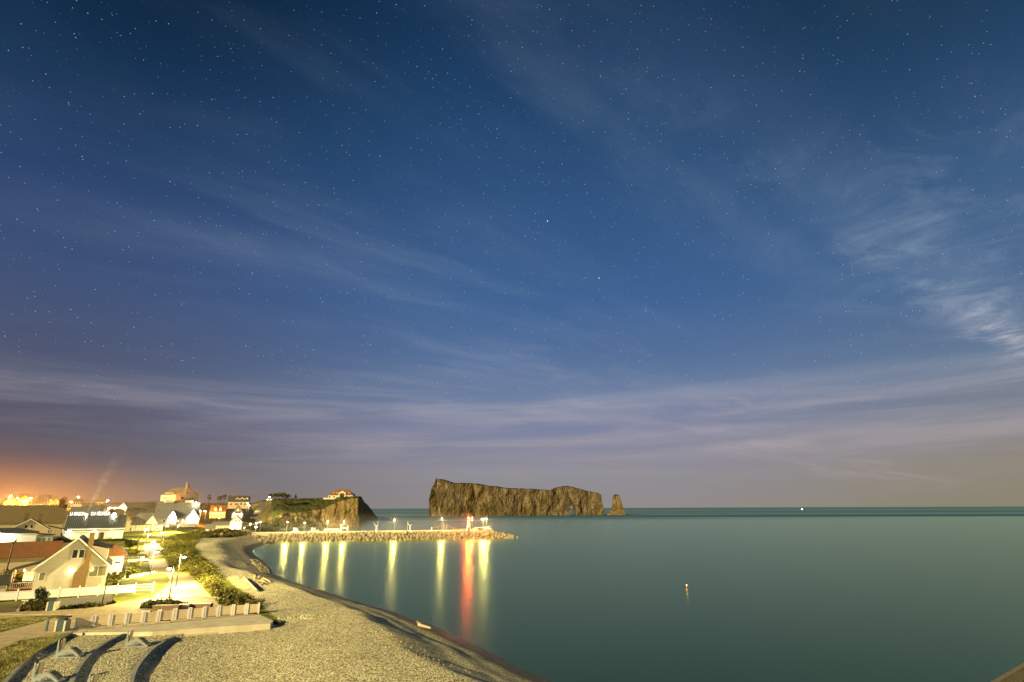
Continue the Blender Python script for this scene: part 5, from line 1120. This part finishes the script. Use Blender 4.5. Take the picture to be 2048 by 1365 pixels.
dm.build('shell', M_white, root); MB().box(-3.4, 3.4, -1.3, 1.3, -.05, .25).build('floor', M_conc, root)

# boulders along the shore and on the beach
def scatter_rocks(name, px, z, n, r0, r1, seed):
    P = poly(px, z); A = np.array(P); rs = random.Random(seed); mb = MB(); c = 0; out = []
    while c < n:
        x, y = rs.uniform(A[:, 0].min(), A[:, 0].max()), rs.uniform(A[:, 1].min(), A[:, 1].max())
        if not inside(np.array([x]), np.array([y]), P)[0]: continue
        r = rs.uniform(r0, r1); m_ = Matrix.Translation((x, y, hz(x, y) + r * .15)) @ Matrix.Rotation(rs.uniform(0, 6), 4, 'Z') @ Matrix.Rotation(rs.uniform(-.5, .5), 4, 'X')
        rm = RM[c % 14]; mb.add([m_ @ (v.co * r) for v in rm.vertices], [tuple(p.vertices) for p in rm.polygons]); c += 1
    return tag(mb.build(name, M_boulder), kind='stuff')
scatter_rocks('shore_stones', [(498, 1122), (515, 1118), (536, 1134), (541, 1146), (520, 1146)], .6, 150, .16, .42, 1)
scatter_rocks('shore_boulders', [(440, 1068), (540, 1068), (562, 1084), (540, 1080), (500, 1075), (440, 1076)], 2.4, 150, .5, 1.1, 2)
scatter_rocks('shore_boulders', [(380, 1074), (440, 1070), (445, 1077), (400, 1082)], 2.4, 90, .4, .9, 3)
scatter_rocks('beach_stones', [(505, 1164), (520, 1164), (536, 1180), (524, 1185), (508, 1172)], 2.3, 70, .12, .34, 4)
scatter_rocks('pebbles', [(560, 1250), (700, 1250), (960, 1365), (270, 1365), (290, 1300), (350, 1278)], 2.2, 2600, .03, .085, 5)

# driftwood and the timber groyne
p = G(849, 1251, .9); g = hz(p.x, p.y)
t = thing('driftwood_log', 'pale driftwood log lying at the water edge in front of the pier reflections', 'log', (p.x, p.y, g), 2.45, 'driftwood on the beach')
MB().tube([(-1.25, 0, .12), (-.3, .06, .20), (.5, 0, .22), (1.1, -.05, .30)], [.11, .16, .18, .24], 9).build('trunk', M_drift, t); MB().tube([(.95, 0, .3), (1.2, .3, .6)], [.10, .03], 6).tube([(1.0, 0, .3), (1.3, -.35, .42)], [.09, .03], 6).tube([(1.0, 0, .35), (1.4, 0, .7)], [.08, .03], 6).build('root', M_drift, t)
def log_between(a, b, z, r, lab, name='driftwood_log'):
    A, B = G(*a, z), G(*b, z); A.z, B.z = hz(A.x, A.y) + r, hz(B.x, B.y) + r; t = thing(name, lab, 'log', A, 0, 'driftwood on the beach'); d = B - A
    MB().tube([(0, 0, 0), d * .5 + Vector((0, 0, .05)), d], [r * .7, r, r * .9], 8).build('trunk', M_drift, t); MB().tube([d * .96, d * 1.02 + Vector((.2, .1, .3))], [r * .5, .03], 5).build('branch', M_drift, t)
log_between((512, 1197), (486, 1171), 2.3, .19, 'long pale log lying aslant on the beach beside the shrubs'); log_between((540, 1175), (524, 1170), 2.2, .10, 'thin stick near the stone heap on the beach'); log_between((484, 1090), (491, 1089), 1.8, .22, 'short pale log far up the beach below the boulders'); log_between((490, 1135), (500, 1133), 1.2, .14, 'reddish log by the wet stones at the inner shore')
A, B = G(392, 1196, 2.9), G(578, 1212, 2.9); d = B - A
t = thing('timber_groyne', 'long timber groyne running from the promenade across the beach', 'groyne', A, math.atan2(d.y, d.x)); L = math.hypot(d.x, d.y)
for k in range(3): MB().box(0, L * (1 - .04 * k), -.09, .09, -.95 + k * .40, -.58 + k * .40).build('beam', M_drift, t)
for k in range(6): MB().box(L * (.03 + k * .18) - .11, L * (.03 + k * .18) + .11, .092, .30, -1.3, .24).build('post', M_drift, t)
MB().box(0, L * .9, -.2, .3, .242, .30).build('cap_board', M_drift, t)
A, B = G(1975, 1375, .9), G(2080, 1314, .9); d = B - A
t = thing('low_jetty_wall', 'pale edge of a low wall cutting the bottom right corner', 'wall', A, math.atan2(d.y, d.x)); MB().box(-6, d.length + 8, -.17, .17, -3, 0).build('wall_body', M_pole, t); MB().box(-6, d.length + 8, -.20, .20, .003, .10).build('coping', M_pole, t)
# buoy and far boat
p = G(1374, 1181, 0); t = thing('light_buoy', 'small lit buoy floating alone on the open water', 'buoy', p); MB().lathe([(.06, -.4), (.24, -.15), (.24, .1), (.08, .25), (.05, .8)], 10).build('float', M_orange, t); MB().lathe([(.04, .803), (.10, .88), (.04, .98)], 8).build('lamp_head', emis('buoy_glow', (1, .66, .18), 5), t)
p = G(1606, 1021.5, 0); t = thing('distant_boat', 'tiny lit boat near the horizon at right', 'boat', p); MB().hexa([(-11, -2, -1), (9, -2, -1), (9, 2, -1), (-11, 2, -1), (-12, -3, 2.5), (14, -.5, 3.2), (14, .5, 3.2), (-12, 3, 2.5)]).build('hull', M_dark, t); MB().box(-8, 0, -2, 2, 2.6, 6).build('cabin', M_white, t); MB().lathe([(.3, 7), (1.6, 8), (.3, 9.2)], 8, (-4, 0)).build('lamp_head', emis('boat_lamp', (.75, .85, 1), 30), t)


# chimney smoke over the restaurant, lit from below
def smoke():
    m = bpy.data.materials.new('chimney_smoke'); m.use_nodes = True; globals()['nt'] = m.node_tree; nt.nodes.clear()
    co = N('ShaderNodeTexCoord').outputs['Object']; s3 = N('ShaderNodeSeparateXYZ'); nt.links.new(co, s3.inputs[0]); x, y, z = s3.outputs
    cx = M('ADD', M('MULTIPLY', z, .28), M('MULTIPLY', M('MULTIPLY', z, z), .004)); rr = M('SQRT', M('ADD', M('POWER', M('SUBTRACT', x, cx), 2.0), M('POWER', y, 2.0)))
    rad = M('ADD', .5, M('MULTIPLY', z, .17)); den = M('MULTIPLY', MR(M('DIVIDE', rr, rad), 1.0, .15), MR(z, 26.0, 3.0))
    den = M('MULTIPLY', den, MR(NOISE(co, .45, 3.0), .35, .65)); den = M('MULTIPLY', den, M('DIVIDE', .22, rad))
    pv = N('ShaderNodeVolumePrincipled'); put(pv.inputs['Density'], den); pv.inputs['Color'].default_value = (.9, .92, .95, 1); ov = N('ShaderNodeOutputMaterial'); nt.links.new(pv.outputs[0], ov.inputs['Volume'])
    p = H8.matrix_world @ Vector((H8['w'] * .31, 5.9, 10.4)) if False else None
    c, s_ = math.cos(H8.rotation_euler.z), math.sin(H8.rotation_euler.z); u, v = H8['w'] * .31, 5.9
    loc = (H8.location.x + u * c - v * s_, H8.location.y + u * s_ + v * c, H8.location.z + 10.2)
    tag(MB().hexa([(-.7, -.7, 0), (.7, -.7, 0), (.7, .7, 0), (-.7, .7, 0), (4, -6, 26), (17, -6, 26), (17, 6, 26), (4, 6, 26)]).build('smoke', m, loc=loc), kind='stuff')
smoke()

# mist volumes added to give the lamps of the town and pier a glow
def mist(name, c, r, dens, rz=0.0):
    m = bpy.data.materials.new(name); m.use_nodes = True; globals()['nt'] = m.node_tree; nt.nodes.clear()
    co = N('ShaderNodeTexCoord').outputs['Object']; ln = N('ShaderNodeVectorMath', operation='LENGTH'); nt.links.new(co, ln.inputs[0])
    den = M('MULTIPLY', MR(ln.outputs['Value'], 1.0, .2), dens)
    pv = N('ShaderNodeVolumePrincipled'); put(pv.inputs['Density'], den); pv.inputs['Color'].default_value = (.92, .92, .92, 1); ov = N('ShaderNodeOutputMaterial'); nt.links.new(pv.outputs[0], ov.inputs['Volume'])
    tag(link(name, MB().lathe([(math.cos(a) * 1.0, math.sin(a)) for a in [R(-88 + 16 * k) for k in range(12)]], 20).mesh(name, m, True), None, c, (0, 0, rz), r), kind='stuff')
mist('added_town_mist', (-300, 370, 12), (190, 150, 40), .0011)
pm_ = on_pier(800, 12); mist('added_pier_mist', (pm_.x, pm_.y, 4), (95, 26, 11), .005, PR)

# overhead cables and a hedge in front of the restaurant
def cable(a, b, lab, sag=.5, r=.035):
    tag(MB().tube([a.lerp(b, k / 10) - Vector((0, 0, sag * math.sin(math.pi * k / 10))) for k in range(11)], r, 4).build('overhead_cable', M_cable), lab, 'cable', 'overhead cables')
p0, p1, p2 = D(513, 1002, 478), D(535, 1000, 500), D(505, 1010, 450)
cable(p0 + Vector((0, 0, 7.3)), p1 + Vector((0, 0, 4.8)), 'cable from the tall pole to the lamp pole at the hill road crest', .6)
cable(p2 + Vector((0, 0, 5.9)), p0 + Vector((0, 0, 7.1)), 'cable between the pole by the yellow inn and the tall pole', .6)
g = G(3, 1178, 3.2); hv = H1.location; cable(g + Vector((.2, 0, 6.2)), Vector((hv.x + 1.5, hv.y + 6, 8.2)), 'cable slung from the gull pole to the gabled house roof', 1.0, .03)
a, b = G(146, 1084.5, 3.8), G(250, 1083.5, 3.7); root = thing('hedge', 'low clipped hedge along the lawn edge in front of the restaurant', 'hedge', a); rs = random.Random(3)
leaf_obj('foliage', [(*((b - a) * (k / 60)).xy, .5 + rs.uniform(-.1, .15), .55) for k in range(61)], .16, 50, [M_leafD, M_leafA], root, 77)
MB().tube([(0, 0, .2), ((b - a).x, (b - a).y, .2)], .12, 5).build('stems', M_bark, root)

def scrub(x0, x1, y0, y1, n, seed, mats, r0=1.0, r1=2.0):
    rs = random.Random(seed); pts = []
    for _ in range(n):
        x, y, r = rs.uniform(x0, x1), rs.uniform(y0, y1), rs.uniform(r0, r1); pts.append((x, y, hz(x, y) + r * .4, r))
    tag(leaf_obj('hillside_scrub', pts, .45, 22, mats, None, seed), kind='stuff')
scrub(-355, -236, 405, 520, 420, 81, [M_leafB, M_leafD, M_leafB]); scrub(-222, -186, 430, 500, 110, 82, [M_leafA, M_leafA, M_leafD], .6, 1.3)
